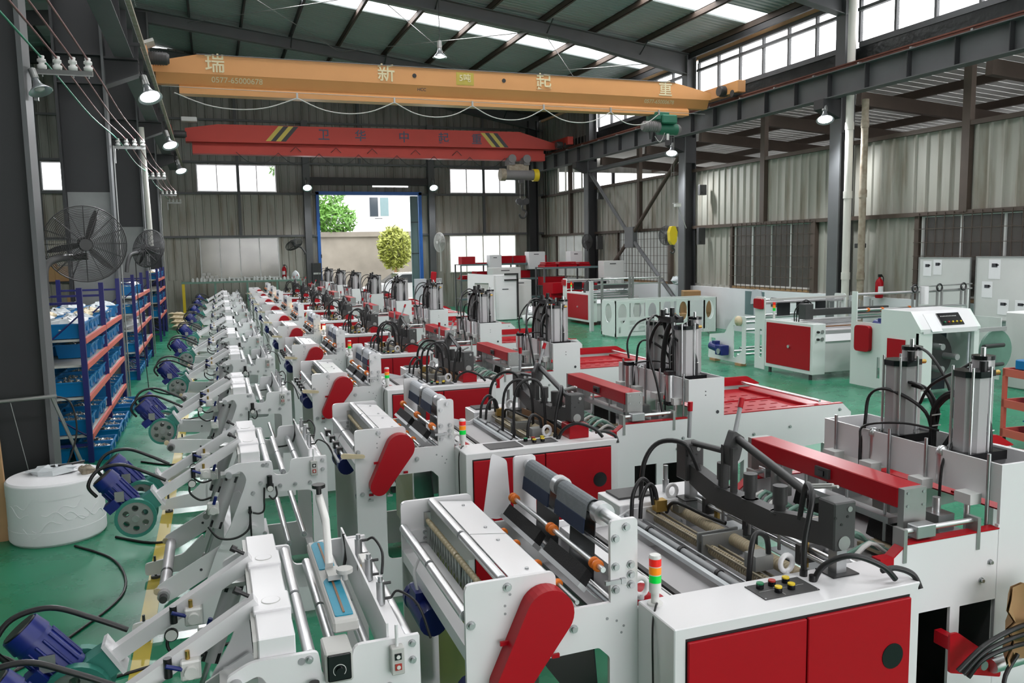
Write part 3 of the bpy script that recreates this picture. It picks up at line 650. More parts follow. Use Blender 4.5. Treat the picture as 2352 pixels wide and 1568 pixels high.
# gauge and web area between the posts
B.add('top_shaft', MB().cyl((1.43, .018, 1.335), (1.43, W-.018, 1.335), .026, 18), 'chrome')
for y in (.2, .62): B.add('shaft_collar', MB().cyl((1.43, y, 1.335), (1.43, y+.045, 1.335), .046, 20), 'steel')
def drape(y0, y1, z0, x0=-.036, thick=.004):
    pr = [(1.43+x0-.006, z0), (1.43+x0, 1.335)]+[(1.43+.036*math.cos(t), 1.335+.036*math.sin(t)) for t in [math.pi-math.pi*k/8 for k in range(1, 9)]]+[(1.47, 1.26)]
    inn = [(x+.004, z-.003) for x, z in reversed(pr)]
    return MB().prism(pr+inn, y0, y1)
cl = [B.add('cloth', drape(.3, .6, 1.29), 'clothg'), B.add('cloth', drape(.68, 1.0, 1.29), 'clothg')]
for (a, b), c in zip(((.3, .6), (.68, 1.0)), cl):
    B.add('cloth_hem', MB().prism([(1.384, 1.292), (1.39, 1.292), (1.384, 1.23), (1.376, 1.23)], a, b), 'navy', c)
    B.add('black_web', MB().prism([(1.452, 1.31), (1.456, 1.31), (1.44, .98), (1.436, .98)], a+.03, b-.02), 'film')
B.add('spreader_rod', MB().cyl((1.40, .1, 1.22), (1.40, .5, 1.22), .009, 8), 'steel'); B.add('spreader_rod', MB().cyl((1.40, .62, 1.22), (1.40, .75, 1.22), .009, 8), 'steel')
r1 = B.add('ring_shaft', MB().cyl((1.335, 0.02, 1.185), (1.335, W-.02, 1.185), .011, 10), 'chrome'); r2 = B.add('ring_shaft', MB().cyl((1.225, .02, 1.075), (1.225, W-.02, 1.075), .009, 10), 'steel')
for y in (.06, .09, .5, .53, .98, 1.01): B.add('silicone_ring', MB().lathe((1.335, y, 1.185), (1.335, y+.018, 1.185), [(0, .016), (.002, .0235), (.016, .0235), (.018, .016)], 16), 'orange', r1)
for y in (.2, .42, .68, .85): B.add('silicone_ring', MB().lathe((1.225, y, 1.075), (1.225, y+.016, 1.075), [(0, .014), (.002, .021), (.014, .021), (.016, .014)], 16), 'orange', r2)
for a, b in ((.1, .5), (.58, 1.02)):
    i = B.add('brush_holder', MB().prism([(1.262, 1.10), (1.275, 1.115), (1.305, 1.085), (1.29, 1.07)], a, b), 'steel')
    B.add('bristles', MB().prism([(1.275, 1.115), (1.305, 1.085), (1.335, 1.13), (1.312, 1.16)], a+.015, b-.015), 'brush', i)
roller(B, 1.28, .985, .024, .03, 1.04, True); roller(B, 1.39, 1.03, .017, .03, 1.04, False)
B.add('pit_film', MB().prism([(1.30, .96), (1.306, .96), (1.345, .5), (1.34, .5)], .06, W-.06), 'film')
B.add('clear_web', MB().prism([(1.32, 1.06), (1.324, 1.06), (1.40, .99), (1.396, .99)], .1, W-.12), 'plastic')
B.add('joint_plate', MB().box(1.33, 1.40, -.012, 0, 1.135, 1.15).box(1.395, 1.415, -.014, 0, 1.132, 1.153), 'steel', pn)
B.add('slide_rail', MB().box(1.2, 1.235, W-.04, W-.018, .86, 1.02), 'steel', pf); B.add('conduit', MB().lathe((1.16, W-.05, .9), (1.16, W-.05, 1.12), [(k*.011+e, .017 if e else .014) for k in range(20) for e in (0, .005)], 10), 'grey')
# ---- operator cabinet
ca = B.add('cabinet', MB().rbox(1.47, 2.6, -.27, -.002, .08, 1.05, .004), 'white')
B.add('cabinet_foot', MB().box(1.5, 1.58, -.22, -.1, 0, .08), 'iron', ca); B.add('cabinet_foot', MB().box(2.48, 2.56, -.22, -.1, 0, .08), 'iron', ca)
B.add('door_recess', MB().box(1.515, 2.545, -.2715, -.268, .12, 1.008), 'black', ca)
d1 = B.add('cabinet_door', MB().rbox(1.52, 2.035, -.285, -.271, .125, .998, .003), 'red'); d2 = B.add('cabinet_door', MB().rbox(2.041, 2.54, -.287, -.271, .125, 1.0, .003), 'red')
B.add('round_vent', MB().cyl((2.45, -.2865, .775), (2.45, -.2895, .775), .052, 24), 'blackg', d2)
B.add('door_latch', MB().cyl((2.01, -.285, .6), (2.01, -.3, .6), .016, 14), 'chrome', d1)
pa = B.add('control_panel', MB().box(1.92, 2.175, -.185, -.052, 1.05, 1.054), 'iron')
B.add('panel_line', MB().box(1.94, 2.15, -.12, -.1185, 1.054, 1.0545).box(2.02, 2.022, -.175, -.065, 1.054, 1.0545), 'lgrey', pa)
for (x, y, m) in ((1.965, -.09, 'btngreen'), (2.025, -.085, 'btnred'), (2.095, -.08, 'yellow'), (2.01, -.145, 'yellow'), (2.075, -.14, 'yellow')):
    i = B.add('push_button', MB().cyl((x, y, 1.054), (x, y, 1.072), .0155, 14), 'blackg', pa)
    B.add('push_button', MB().cyl((x, y, 1.072), (x, y, 1.078), .0145, 14), m, pa)
for x in (1.925, 2.168):
    for y in (-.18, -.057): B.add('panel_screw', MB().cyl((x, y, 1.054), (x, y, 1.056), .004, 6), 'steel', pa)
# warning light
wl = B.add('warning_light', MB().cyl((1.515, -.055, 1.05), (1.515, -.055, 1.058), .03, 16).cyl((1.515, -.055, 1.058), (1.515, -.055, 1.1), .016, 12).cyl((1.515, -.055, 1.1), (1.515, -.055, 1.14), .0235, 16), 'ceramic')
LENS = []
for z, m in ((1.14, 'lgreen'), (1.172, 'lorange'), (1.204, 'lred')):
    LENS.append(B.add('lens', MB().cyl((1.515, -.055, z), (1.515, -.055, z+.029), .0235, 18), m, wl)); B.add('lens_ring', MB().cyl((1.515, -.055, z+.029), (1.515, -.055, z+.032), .0238, 18), 'ceramic', wl)
B.add('lamp_cap', MB().cyl((1.515, -.055, 1.236), (1.515, -.055, 1.246), .024, 18, .02), 'ceramic', wl)
B.add('lamp_cable', MB().tube([(1.515, -.07, 1.06), (1.49, -.1, 1.055), (1.462, -.13, 1.0), (1.458, -.14, .8), (1.462, -.14, .5), (1.455, -.14, .1)], .004, 6, steps=5), 'cable', wl)
for (x, y) in ((1.5, .03), (2.17, .01)):
    B.add('lifting_eye', MB().tube([(x+.03*math.cos(t), y, 1.09+.035*math.sin(t)) for t in [2*math.pi*k/14 for k in range(14)]], .011, 8, closed=True).cyl((x, y, 1.04), (x, y, 1.062), .014, 10), 'white')
# far-side cabinet with tablet
fc = B.add('rear_cabinet', MB().rbox(1.95, 2.6, W, 1.34, .55, 1.05, .004), 'white')
tb = B.add('touch_screen', MB().box(1.99, 2.2, 1.16, 1.32, 1.05, 1.062), 'iron', fc); B.add('lifting_eye', MB().tube([(2.28+.03*math.cos(t), 1.1, 1.085+.035*math.sin(t)) for t in [2*math.pi*k/14 for k in range(14)]], .011, 8, closed=True), 'white', fc)
B.add('valve_lever', MB().cyl((2.3, 1.2, 1.05), (2.3, 1.2, 1.12), .018, 12).cyl((2.3, 1.2, 1.12), (2.3, 1.2, 1.2), .013, 10), 'steel', fc)
B.add('brass_block', MB().box(2.12, 2.18, .98, 1.03, 1.02, 1.08), 'brass')
# inner plates and bed between the cabinets
for y in (.0, W-.018):
    ip = rnd([(1.47, .4), (1.47, 1.02), (1.75, 1.02), (1.9, .98), (2.0, 1.03), (2.6, 1.03), (2.6, .4)], .01)
    B.add('inner_plate', MB().prism([ip, circ(1.85, .9, .02, 10), circ(2.12, .92, .03, 12), circ(2.3, .92, .02, 10)], y, y+.018), 'white')
B.add('bed_plate', MB().box(1.5, 2.6, .02, W-.02, .8, .815), 'alu'); B.add('front_beam', MB().box(1.6, 1.68, .02, W-.02, .93, .99), 'white'); B.add('deck_plate', MB().box(1.76, 1.92, .02, W-.02, .95, .957), 'alu')
B.add('pink_guard', MB().box(1.7, 1.706, .02, W-.02, .9, .98), 'offwhite'); B.add('slide_bar', MB().box(1.715, 1.74, .02, W-.02, .965, .985), 'black')
dr = B.add('draw_rod', MB().cyl((1.98, .02, .998), (1.98, W-.02, .998), .016, 12), 'grey')
for y in (.2, .5, .8): B.add('rod_ring', MB().cyl((1.98, y, .998), (1.98, y+.02, .998), .021, 12), 'black', dr)
B.add('acrylic_rail', MB().box(1.93, 1.955, .02, W-.02, .98, 1.0), 'plastic'); 
B.add('ribbed_roller', MB().lathe((2.25, .02, 1.02), (2.25, .5, 1.02), [(k*.016+e, .03 if .001 < e < .013 else .026) for k in range(30) for e in (0, .002, .012, .014)], 14), 'tan')
B.add('ribbed_roller', MB().lathe((2.25, .56, 1.02), (2.25, 1.02, 1.02), [(k*.016+e, .03 if .001 < e < .013 else .026) for k in range(29) for e in (0, .002, .012, .014)], 14), 'tan')
for a, b in ((.06, .5), (.56, 1.0)):
    n_ = 26; B.add('coil_spring', MB().tube([(2.13+.021*math.cos(t), a+(b-a)*t/(2*math.pi*n_), .985+.021*math.sin(t)) for t in [2*math.pi*k/8 for k in range(8*n_)]], .005, 4), 'tan')
B.add('guide_rod', MB().cyl((2.1, .02, 1.012), (2.1, W-.02, 1.012), .007, 8), 'guide'); B.add('guide_rod', MB().cyl((2.17, .02, 1.0), (2.17, W-.02, 1.0), .007, 8), 'guide'); B.add('guide_rod', MB().cyl((2.08, .02, .965), (2.08, W-.02, .965), .007, 8), 'steel')
for y in (.49, .53): B.add('spring_plate', MB().box(2.08, 2.3, y, y+.012, .94, 1.06), 'galv')
B.add('sensor_box', MB().box(2.1, 2.19, .12, .2, 1.02, 1.085), 'galv'); B.add('sensor_box', MB().box(2.2, 2.24, .9, .96, 1.03, 1.07), 'galv')
for x, z, r in ((2.38, 1.05, .011), (2.42, 1.06, .014), (2.46, 1.035, .009), (2.5, 1.045, .012), (2.55, 1.02, .014)): B.add('chrome_rod', MB().cyl((x, .02, z), (x, W-.02, z), r, 10), 'chrome')
for y in (.16, .55, .9): B.add('rod_clamp', MB().box(2.36, 2.53, y, y+.03, 1.0, 1.085), 'iron')
for y in (.1, .3, .7): B.add('clear_tray', MB().box(2.42, 2.6, y, y+.16, .96, .965), 'plastic')
# ---- sealing press: cast posts, arched beam, motors, linkage
for y in (-.11, 1.0):
    i = B.add('press_post', MB().rbox(2.305, 2.415, y, y+.1, 1.16, 1.36, .006), 'iron')
    B.add('press_leg', MB().box(2.34, 2.39, y+.02, y+.07, .9, 1.15), 'steel', i); B.add('leg_socket', MB().box(2.3, 2.43, y-.01, y+.1, 1.051, 1.056), 'black', i)
    B.add('post_cap', MB().cyl((2.355, y-.001, 1.19), (2.355, y-.004, 1.19), .03, 18).cyl((2.38, y-.001, 1.33), (2.38, y-.004, 1.33), .012, 10), 'galv', i)
    B.add('insulator_block', MB().box(2.33, 2.39, y+.13 if y < 0 else y-.06, y+.19 if y < 0 else y, 1.21, 1.24), 'cream', i)
    for k in range(3): B.add('post_hole', MB().cyl((2.31+.03*k, y-.001, 1.3-.03*(k % 2)), (2.31+.03*k, y-.003, 1.3-.03*(k % 2)), .006, 8), 'black', i)
arch = [(-.01, 1.15), (.2, 1.12), (.35, 1.09), (.75, 1.09), (.9, 1.12), (1.0, 1.15), (1.0, 1.25), (.88, 1.23), (.72, 1.2), (.32, 1.2), (.16, 1.23), (-.01, 1.25)]
pb = B.add('press_beam', MB().prism([arch], 2.325, 2.39, 'x'), 'iron')
for y in (.3, .52, .74):
    i = B.add('press_motor', MB().cyl((2.36, y, 1.19), (2.36, y, 1.2), .042, 14).cyl((2.36, y, 1.2), (2.36, y, 1.235), .026, 14).cyl((2.36, y, 1.235), (2.36, y, 1.32), .033, 16), 'iron')
    B.add('heater_post', MB().cyl((2.36, y, 1.02), (2.36, y, 1.1), .008, 8), 'steel', i)
for y in (.62, .7): B.add('link_upright', MB().box(2.33, 2.36, y, y+.02, 1.2, 1.42), 'iron')
B.add('link_plate', MB().prism(rnd([(2.34, 1.32), (2.39, 1.35), (2.42, 1.46), (2.36, 1.5), (2.33, 1.42)], .012), .65, .7), 'iron')
B.add('link_bar', MB().tube([(2.38, .66, 1.46), (2.36, .06, 1.32)], .02, 4), 'iron'); B.add('link_bar', MB().tube([(2.36, .75, 1.38), (2.36, 1.02, 1.36)], .018, 4), 'iron')
for p, q in (((2.36, 1.06, 1.38), (2.365, 1.06, 1.53)), ((2.38, .68, 1.47), (2.44, .72, 1.6))):
    i = B.add('lever_handle', MB().cyl(p, q, .011, 10), 'grey'); d_ = (Vector(q)-Vector(p)).normalized()
    B.add('handle_grip', MB().cyl(Vector(q)-d_*.005, Vector(q)+d_*.045, .014, 10), 'red', i)
for dy in (0, .03): B.add('tension_spring', MB().cyl((2.37, .22+dy, 1.33), (2.39, -.03+dy, 1.40), .007, 8), 'lgrey')
B.add('gauge_bracket', MB().box(2.395, 2.41, .84, .87, .98, 1.16), 'brass'); B.add('gauge_bracket', MB().box(2.395, 2.41, .16, .19, .98, 1.16), 'brass')
for y in (.17, .85): B.add('sensor_ring', MB().tube([(2.425, y+.022*math.cos(t), 1.13+.03*math.sin(t)) for t in [math.pi*(.5+k/10) for k in range(11)]], .004, 6), 'red' if y < .5 else 'blue')
# hoses over the press
def hose(name, pts, r, m='black', sub=None): return B.add(name, MB().tube(pts, r, 8, steps=6), m, sub)
hose('hose', [(2.212, -.045, 1.04), (2.22, -.04, 1.2), (2.26, -.03, 1.36), (2.3, .04, 1.4), (2.33, .1, 1.36), (2.33, .13, 1.22)], .012)
hose('hose', [(2.21, -.103, 1.04), (2.24, -.13, 1.12), (2.32, -.19, 1.17), (2.43, -.235, 1.13), (2.49, -.25, 1.07)], .012)
hose('hose', [(2.45, -.22, 1.1), (2.52, -.22, 1.1), (2.59, -.24, 1.07), (2.6, -.27, 1.02)], .012)
hose('hose', [(2.05, .1, .95), (2.06, .1, 1.12), (2.1, .12, 1.19), (2.16, .13, 1.16), (2.18, .14, 1.08)], .012)
hose('hose', [(2.1, 1.12, 1.03), (2.12, 1.12, 1.25), (2.2, 1.1, 1.36), (2.3, 1.0, 1.36), (2.34, .92, 1.22)], .013)
hose('hose', [(1.98, 1.0, 1.0), (2.0, 1.02, 1.12), (2.06, 1.04, 1.19), (2.11, 1.04, 1.15), (2.12, 1.02, 1.05)], .011); hose('hose', [(2.02, .98, 1.0), (2.04, 1.0, 1.1), (2.09, 1.02, 1.16), (2.13, 1.02, 1.13), (2.14, 1.0, 1.0)], .011)
hose('hose', [(2.2, 1.02, 1.0), (2.18, .9, 1.09), (2.24, .7, 1.07), (2.28, .6, 1.06)], .01)
for (x, y) in ((2.212, -.045), (2.21, -.103)): B.add('hose_gland', MB().cyl((x, y, 1.05), (x, y, 1.075), .016, 10), 'black')
# parts that only the machines behind the first one carry
VAR = [B.add('post_spacer', MB().rbox(2.28, 2.43, -.15, 0.0, 1.05, 1.15, .004), 'red'),
       B.add('belt_strip', MB().prism([(.03, .95), (.9, .95), (.9, 1.09), (.6, 1.1), (.03, 1.06)], 2.31, 2.318, 'x'), 'brown'),
       B.add('tall_guide_plate', MB().box(2.34, 2.348, .02, .7, 1.0, 1.08), 'iron')]
for k, (y, h_) in enumerate(((.25, .34), (.5, .3))):
    VAR.append(hose('hose', [(2.0, y, 1.0), (2.02, y, 1.0+h_), (2.12, y-.02, 1.1+h_), (2.22, y-.04, 1.02+h_), (2.24, y-.04, 1.0)], .011))
# ---- delivery side: near/far plates with windows, tower legs
plC = [(2.6, .05), (2.6, .98), (2.68, 1.0), (2.8, 1.078), (3.35, 1.078), (3.35, 1.38), (3.67, 1.38), (3.67, 1.08), (4.83, 1.08), (4.92, 1.0), (4.92, .78), (3.9, .72), (3.67, .6), (3.67, .05)]
hC = [[(2.88, .3), (3.07, .3), (3.07, .753), (2.88, .753)], [(3.127, .45), (3.345, .45), (3.345, .745), (3.127, .745)]]
qn = B.add('side_plate', MB().prism([plC]+hC, 0, .015), 'white'); qf = B.add('side_plate', MB().prism([plC]+hC, 1.15, 1.165), 'white')
bolts(B, [(3.3, .93), (3.25, .85), (4.8, 1.03), (4.3, .93), (3.95, .9), (2.66, .9)], 0, qn, .009)
B.add('plate_hole', MB().cyl((3.61, -.001, 1.11), (3.61, -.003, 1.11), .014, 14).cyl((3.5, -.001, 1.28), (3.5, -.003, 1.28), .005, 8).cyl((3.5, -.001, 1.25), (3.5, -.003, 1.25), .005, 8), 'ink', qn)
for y0 in (-.002, 1.12):
    B.add('red_edge_strip', MB().prism([(2.73, 1.03), (2.8, 1.08), (3.35, 1.08), (3.35, 1.086), (2.795, 1.086), (2.72, 1.03)], y0, y0+.05), 'red'); B.add('red_edge_strip', MB().box(2.655, 2.73, y0, y0+.05, .94, 1.035), 'red')
    B.add('red_edge_strip', MB().box(3.67, 4.83, y0, y0+.04, 1.08, 1.087), 'red')
B.add('dark_backing_sheet', MB().box(2.64, 3.34, .5, .51, .08, .72), 'iron'); B.add('dark_base_sheet', MB().box(2.64, 3.34, .03, 1.1, .2, .21), 'iron')  # dark sheets added behind the plate windows so the inside looks dark
B.add('red_motor_cover', MB().lathe((1.58, .06, .96), (1.58, .22, .96), [(0, .05), (.02, .07), (.13, .07), (.16, .045)], 18), 'red')
B.add('leg_panel', MB().box(3.345, 3.35, 0, .02, 0, 1.1), 'white')
# transfer bed with webbing scraps
B.add('transfer_bed', MB().box(2.62, 3.34, .06, 1.1, .9, .91), 'alu'); B.add('bed_beam', MB().box(2.62, 2.68, .02, 1.13, .95, 1.0), 'alu'); B.add('black_brush', MB().prism([(3.0, .96), (3.02, 1.04), (3.03, 1.04), (3.03, .94)], .1, .45), 'brush'); B.add('black_brush', MB().prism([(3.0, .96), (3.02, 1.04), (3.03, 1.04), (3.03, .94)], .6, 1.0), 'brush')
rr = random.Random(3)
for k in range(16):
    y = .12+.055*k; x = 2.6+rr.uniform(0, .06); m_ = 'teflon' if k % 3 else 'lgrey'
    B.add('webbing_strip', MB().tube([(x, y, 1.0), (x+.1, y+rr.uniform(-.03, .03), 1.05+rr.uniform(0, .03)), (x+.2, y+rr.uniform(-.05, .05), 1.0), (x+.3, y, .96)], .011, 4, steps=3), m_)
for y0 in (.1, .6): B.add('wood_pad', MB().box(2.9, 3.05, y0, y0+.3, .93, .95), 'tan')
# red gripper beam on slides
gb = B.add('gripper_beam', MB().rbox(2.86, 3.0, .12, 1.2, 1.205, 1.3, .004), 'red')
for y in (.085, 1.2):
    i = B.add('beam_end_plate', MB().box(2.865, 2.995, y, y+.035, 1.05, 1.298), 'galv')
    for (x, z) in ((2.885, 1.28), (2.975, 1.28), (2.885, 1.22), (2.975, 1.22)): B.add('screw', MB().cyl((x, y, z), (x, y-.005, z), .007, 8), 'steel', i)
B.add('beam_foot', MB().box(2.87, 2.99, 1.0, 1.03, 1.0, 1.2), 'galv'); B.add('switch_box', MB().box(2.846, 2.86, .55, .65, 1.225, 1.275), 'iron', gb); B.add('rocker', MB().box(2.838, 2.846, .58, .62, 1.235, 1.262), 'blackg', gb)
B.add('gripper_bar', MB().box(2.89, 2.95, .2, 1.05, 1.1, 1.13), 'steel')
for y in (.25, .5, .8, 1.0): B.add('gripper_rod', MB().cyl((2.92, y, 1.0), (2.92, y, 1.21), .008, 8), 'steel')
for y in (.03, 1.1):
    i = B.add('slide_rod', MB().cyl((2.79, y, 1.13), (3.22, y, 1.13), .013, 12), 'chrome'); B.add('linear_bearing', MB().rbox(2.86, 2.97, y-.03, y+.03, 1.095, 1.155, .004), 'steel', i)
    for x in (2.78, 3.21): B.add('rod_bracket', MB().box(x, x+.02, y-.035, y+.03, 1.0, 1.15), 'galv', i)
# ---- tower: open white tray with cylinders
B.add('tower_skirt', MB().box(3.35, 3.362, .015, 1.15, 1.2, 1.38), 'white'); B.add('tower_skirt', MB().box(3.658, 3.67, .015, 1.15, 1.2, 1.38), 'white'); B.add('tower_floor', MB().box(3.362, 3.658, .015, 1.15, 1.2, 1.215), 'alu')
for y in (.1, .38, .72, 1.0):
    i = B.add('cutter_block', MB().box(3.28, 3.35, y, y+.09, 1.17, 1.22), 'offwhite'); B.add('guide_column', MB().cyl((3.32, y+.05, .95), (3.32, y+.05, 1.19), .014, 10), 'chrome', i)
for y in (.06, .42, .66, 1.06): B.add('guide_post', MB().cyl((3.34, y, .95), (3.34, y, 1.42), .009, 8), 'steel')
B.add('die_plate', MB().box(3.2, 3.34, .1, 1.05, .99, 1.02), 'galv')
for y in (.2, .5, .8): B.add('die_block', MB().box(3.2, 3.3, y, y+.12, 1.02, 1.1), 'steel'); B.add('die_post', MB().cyl((3.25, y+.06, .92), (3.25, y+.06, 1.17), .02, 10), 'chrome')
for k, yc in enumerate((.31, .76)):
    x = 3.5; b_, tp = 1.37, 1.74
    oc = [(x+.078*math.cos(math.pi/8+math.pi/4*j), yc+.078*math.sin(math.pi/8+math.pi/4*j)) for j in range(8)]
    i = B.add('cylinder_barrel', MB().prism([oc], b_, tp, 'z'), 'alu')
    B.add('cylinder_cap', MB().prism([[(x+(p-x)*1.12, yc+(q-yc)*1.12) for p, q in oc]], tp, tp+.03, 'z'), 'blackg', i)
    B.add('cylinder_base', MB().box(x-.1, x+.18, yc-.085, yc+.085, b_-.045, b_), 'blackg', i)
    for j in range(4):
        t = math.pi/4+math.pi/2*j; B.add('tie_rod', MB().cyl((x+.083*math.cos(t), yc+.083*math.sin(t), b_), (x+.083*math.cos(t), yc+.083*math.sin(t), tp+.05), .007, 8), 'chrome', i)
    B.add('air_valve', MB().cyl((x+.04, yc-.03, tp+.03), (x+.04, yc-.03, tp+.075), .02, 10).box(x+.03, x+.1, yc-.05, yc-.02, tp+.0, tp+.03), 'black', i); B.add('fitting', MB().cyl((x+.1, yc-.035, tp+.015), (x+.135, yc-.035, tp+.015), .012, 10), 'brass', i)
    i = B.add('cylinder_barrel', MB().cyl((x+.13, yc+.05, b_), (x+.13, yc+.05, tp+.07), .052, 18), 'alu')
    B.add('cylinder_cap', MB().cyl((x+.13, yc+.05, tp+.07), (x+.13, yc+.05, tp+.09), .055, 18), 'blackg', i); B.add('fitting', MB().cyl((x+.13, yc+.05, tp+.09), (x+.13, yc+.05, tp+.13), .013, 10), 'chrome', i)
    for dx in (-.03, .05): B.add('piston', MB().cyl((x+dx, yc, 1.21), (x+dx, yc, b_-.04), .022, 12), 'black'); 
    B.add('piston_rod', MB().cyl((x+.01, yc-.05, 1.2), (x+.01, yc-.05, b_-.04), .012, 10), 'chrome'); B.add('side_damper', MB().cyl((x-.13, yc+.04, 1.2), (x-.13, yc+.04, b_-.02), .024, 14), 'chrome'); B.add('gauge_dome', MB().lathe((x-.13, yc+.04, b_-.02), (x-.13, yc+.04, b_+.03), [(0, .03), (.02, .03), (.04, .018), (.045, .003)], 14), 'chrome')
for y in (.5, .57):
    i = B.add('valve_block', MB().rbox(3.5, 3.58, y, y+.062, 1.22, 1.29, .003), 'ceramic')
    for dx in (.015, .04, .065): B.add('fitting', MB().cyl((3.5+dx, y+.03, 1.29), (3.5+dx, y+.03, 1.315), .008, 8), 'brass', i)
def bundle(pts, n, r, spread, seed):
    q = random.Random(seed)
    for _ in range(n):
        o = Vector((q.uniform(-1, 1), q.uniform(-1, 1), q.uniform(-1, 1)))*spread; hose('air_hose', [Vector(p)+o*(1 if 0 < j < len(pts)-1 else .7) for j, p in enumerate(pts)], r)
bundle([(3.54, .55, 1.3), (3.53, .54, 1.42), (3.52, .53, 1.53), (3.54, .46, 1.62), (3.57, .36, 1.62), (3.585, .27, 1.52), (3.58, .25, 1.38), (3.56, .25, 1.23)], 4, .009, .015, 1)
bundle([(3.54, .58, 1.3), (3.53, .55, 1.42), (3.52, .53, 1.53), (3.51, .6, 1.63), (3.5, .72, 1.66), (3.55, .74, 1.75)], 3, .008, .014, 2)
bundle([(3.55, .53, 1.3), (3.56, .46, 1.42), (3.565, .4, 1.56), (3.58, .33, 1.68), (3.61, .29, 1.77)], 3, .008, .012, 4)
bundle([(3.53, .55, 1.3), (3.5, .58, 1.5), (3.42, .75, 1.6), (3.38, .85, 1.56), (3.36, .86, 1.4), (3.34, .87, 1.15)], 2, .007, .01, 5)
bundle([(3.53, .52, 1.42), (3.43, .66, 1.44), (3.34, .84, 1.4), (3.32, .85, 1.3), (3.325, .85, 1.0)], 2, .006, .006, 6)
hose('air_hose', [(3.65, .82, 1.83), (3.6, .66, 1.8), (3.56, .5, 1.66), (3.54, .44, 1.5)], .008); hose('air_hose', [(3.65, .37, 1.83), (3.56, .42, 1.76), (3.5, .55, 1.66), (3.5, .62, 1.55)], .008)
hose('air_hose', [(3.52, .44, 1.4), (3.42, .34, 1.38), (3.34, .32, 1.3), (3.33, .32, 1.02)], .007)
for p in ((3.52, .53, 1.5), (3.53, .54, 1.44), (3.585, .27, 1.46), (3.51, .6, 1.62)): B.add('cable_tie', MB().cyl((p[0], p[1]-.001, p[2]), (p[0], p[1]+.001, p[2]+.006), .024, 10), 'ceramic')
for y, z0, z1 in ((.18, 1.16, 1.43), (.86, 1.16, 1.42)):
    i = B.add('small_cylinder', MB().cyl((3.29, y, z0), (3.29, y, z1), .032, 14), 'chrome'); VAR.append(i)
    for z in (z0, z1-.03): VAR.append(B.add('cylinder_cap', MB().box(3.255, 3.325, y-.035, y+.035, z, z+.03), 'blackg', i))
VAR.append(hose('air_hose', [(3.29, .86, 1.45), (3.3, .9, 1.6), (3.4, .9, 1.75), (3.5, .8, 1.8)], .009)); VAR.append(hose('air_hose', [(3.29, .18, 1.45), (3.3, .2, 1.6), (3.38, .28, 1.68), (3.46, .3, 1.62)], .009))
VAR.append(hose('air_hose', [(3.5, .7, 1.8), (3.36, .55, 1.84), (3.22, .4, 1.78), (3.14, .25, 1.58), (3.14, .12, 1.35), (3.16, .06, 1.1)], .01))
for pts, r_ in (([(3.43, .52, 1.22), (3.43, .52, 1.5), (3.46, .5, 1.72), (3.5, .42, 1.84)], .022), ([(3.55, .56, 1.3), (3.54, .57, 1.55), (3.5, .62, 1.76), (3.52, .7, 1.86)], .02), ([(3.41, .3, 1.22), (3.4, .3, 1.45), (3.42, .34, 1.66), (3.46, .42, 1.78)], .014), ([(3.42, .75, 1.22), (3.4, .72, 1.5), (3.42, .66, 1.7), (3.46, .58, 1.8)], .014)): VAR.append(hose('hose_trunk', pts, r_))
VAR.append(B.add('hose_manifold', MB().box(3.44, 3.56, .42, .62, 1.78, 1.83), 'black'))
VAR.append(B.add('silencer', MB().cyl((3.5, .5, 1.83), (3.5, .5, 1.9), .02, 10), 'black')); VAR.append(B.add('silencer', MB().cyl((3.46, .58, 1.83), (3.46, .58, 1.88), .018, 10), 'black'))
B.add('end_panel', MB().box(3.352, 3.36, .02, 1.14, .05, 1.0), 'iron')
# ---- red discharge table
def slots(n, m_):
    hs = []
    for i in range(n):
        for j in range(m_): x, y = 3.78+.12*i, .2+.14*j; hs.append([(x, y), (x+.07, y), (x+.07, y+.025), (x, y+.025)])
    return hs
B.add('discharge_table', MB().prism([[(3.68, .04), (4.8, .04), (4.8, 1.1), (3.68, 1.1)]]+slots(6, 5), 1.045, 1.052, 'z'), 'red')
B.add('table_rib', MB().prism([(3.7, 1.052), (4.7, 1.052), (4.7, 1.062), (3.7, 1.062)], .56, .58), 'red'); B.add('table_lip', MB().box(4.55, 4.8, .1, 1.05, 1.052, 1.075), 'red')
B.add('side_fence', MB().prism(rnd([(3.7, 1.08), (3.7, 1.16), (4.7, 1.16), (4.85, 1.08)], .02), 1.13, 1.15), 'red'); B.add('stop_rod', MB().cyl((4.62, .03, 1.11), (4.62, 1.1, 1.11), .012, 12), 'chrome')
roller(B, 4.86, 1.0, .03, .03, 1.13, False)
for x, y in ((4.7, .03), (4.7, 1.13), (3.9, .03), (3.9, 1.13)): B.add('leg', MB().box(x-.03, x+.03, y-.02, y+.03, 0, .75), 'white')
for x in (.84, 1.42, 3.4):
    for y in (.0, 1.04): B.add('levelling_foot', MB().cyl((x, y+.02, 0), (x, y+.02, .012), .03, 12).cyl((x, y+.02, .012), (x, y+.02, .04), .01, 8), 'iron')

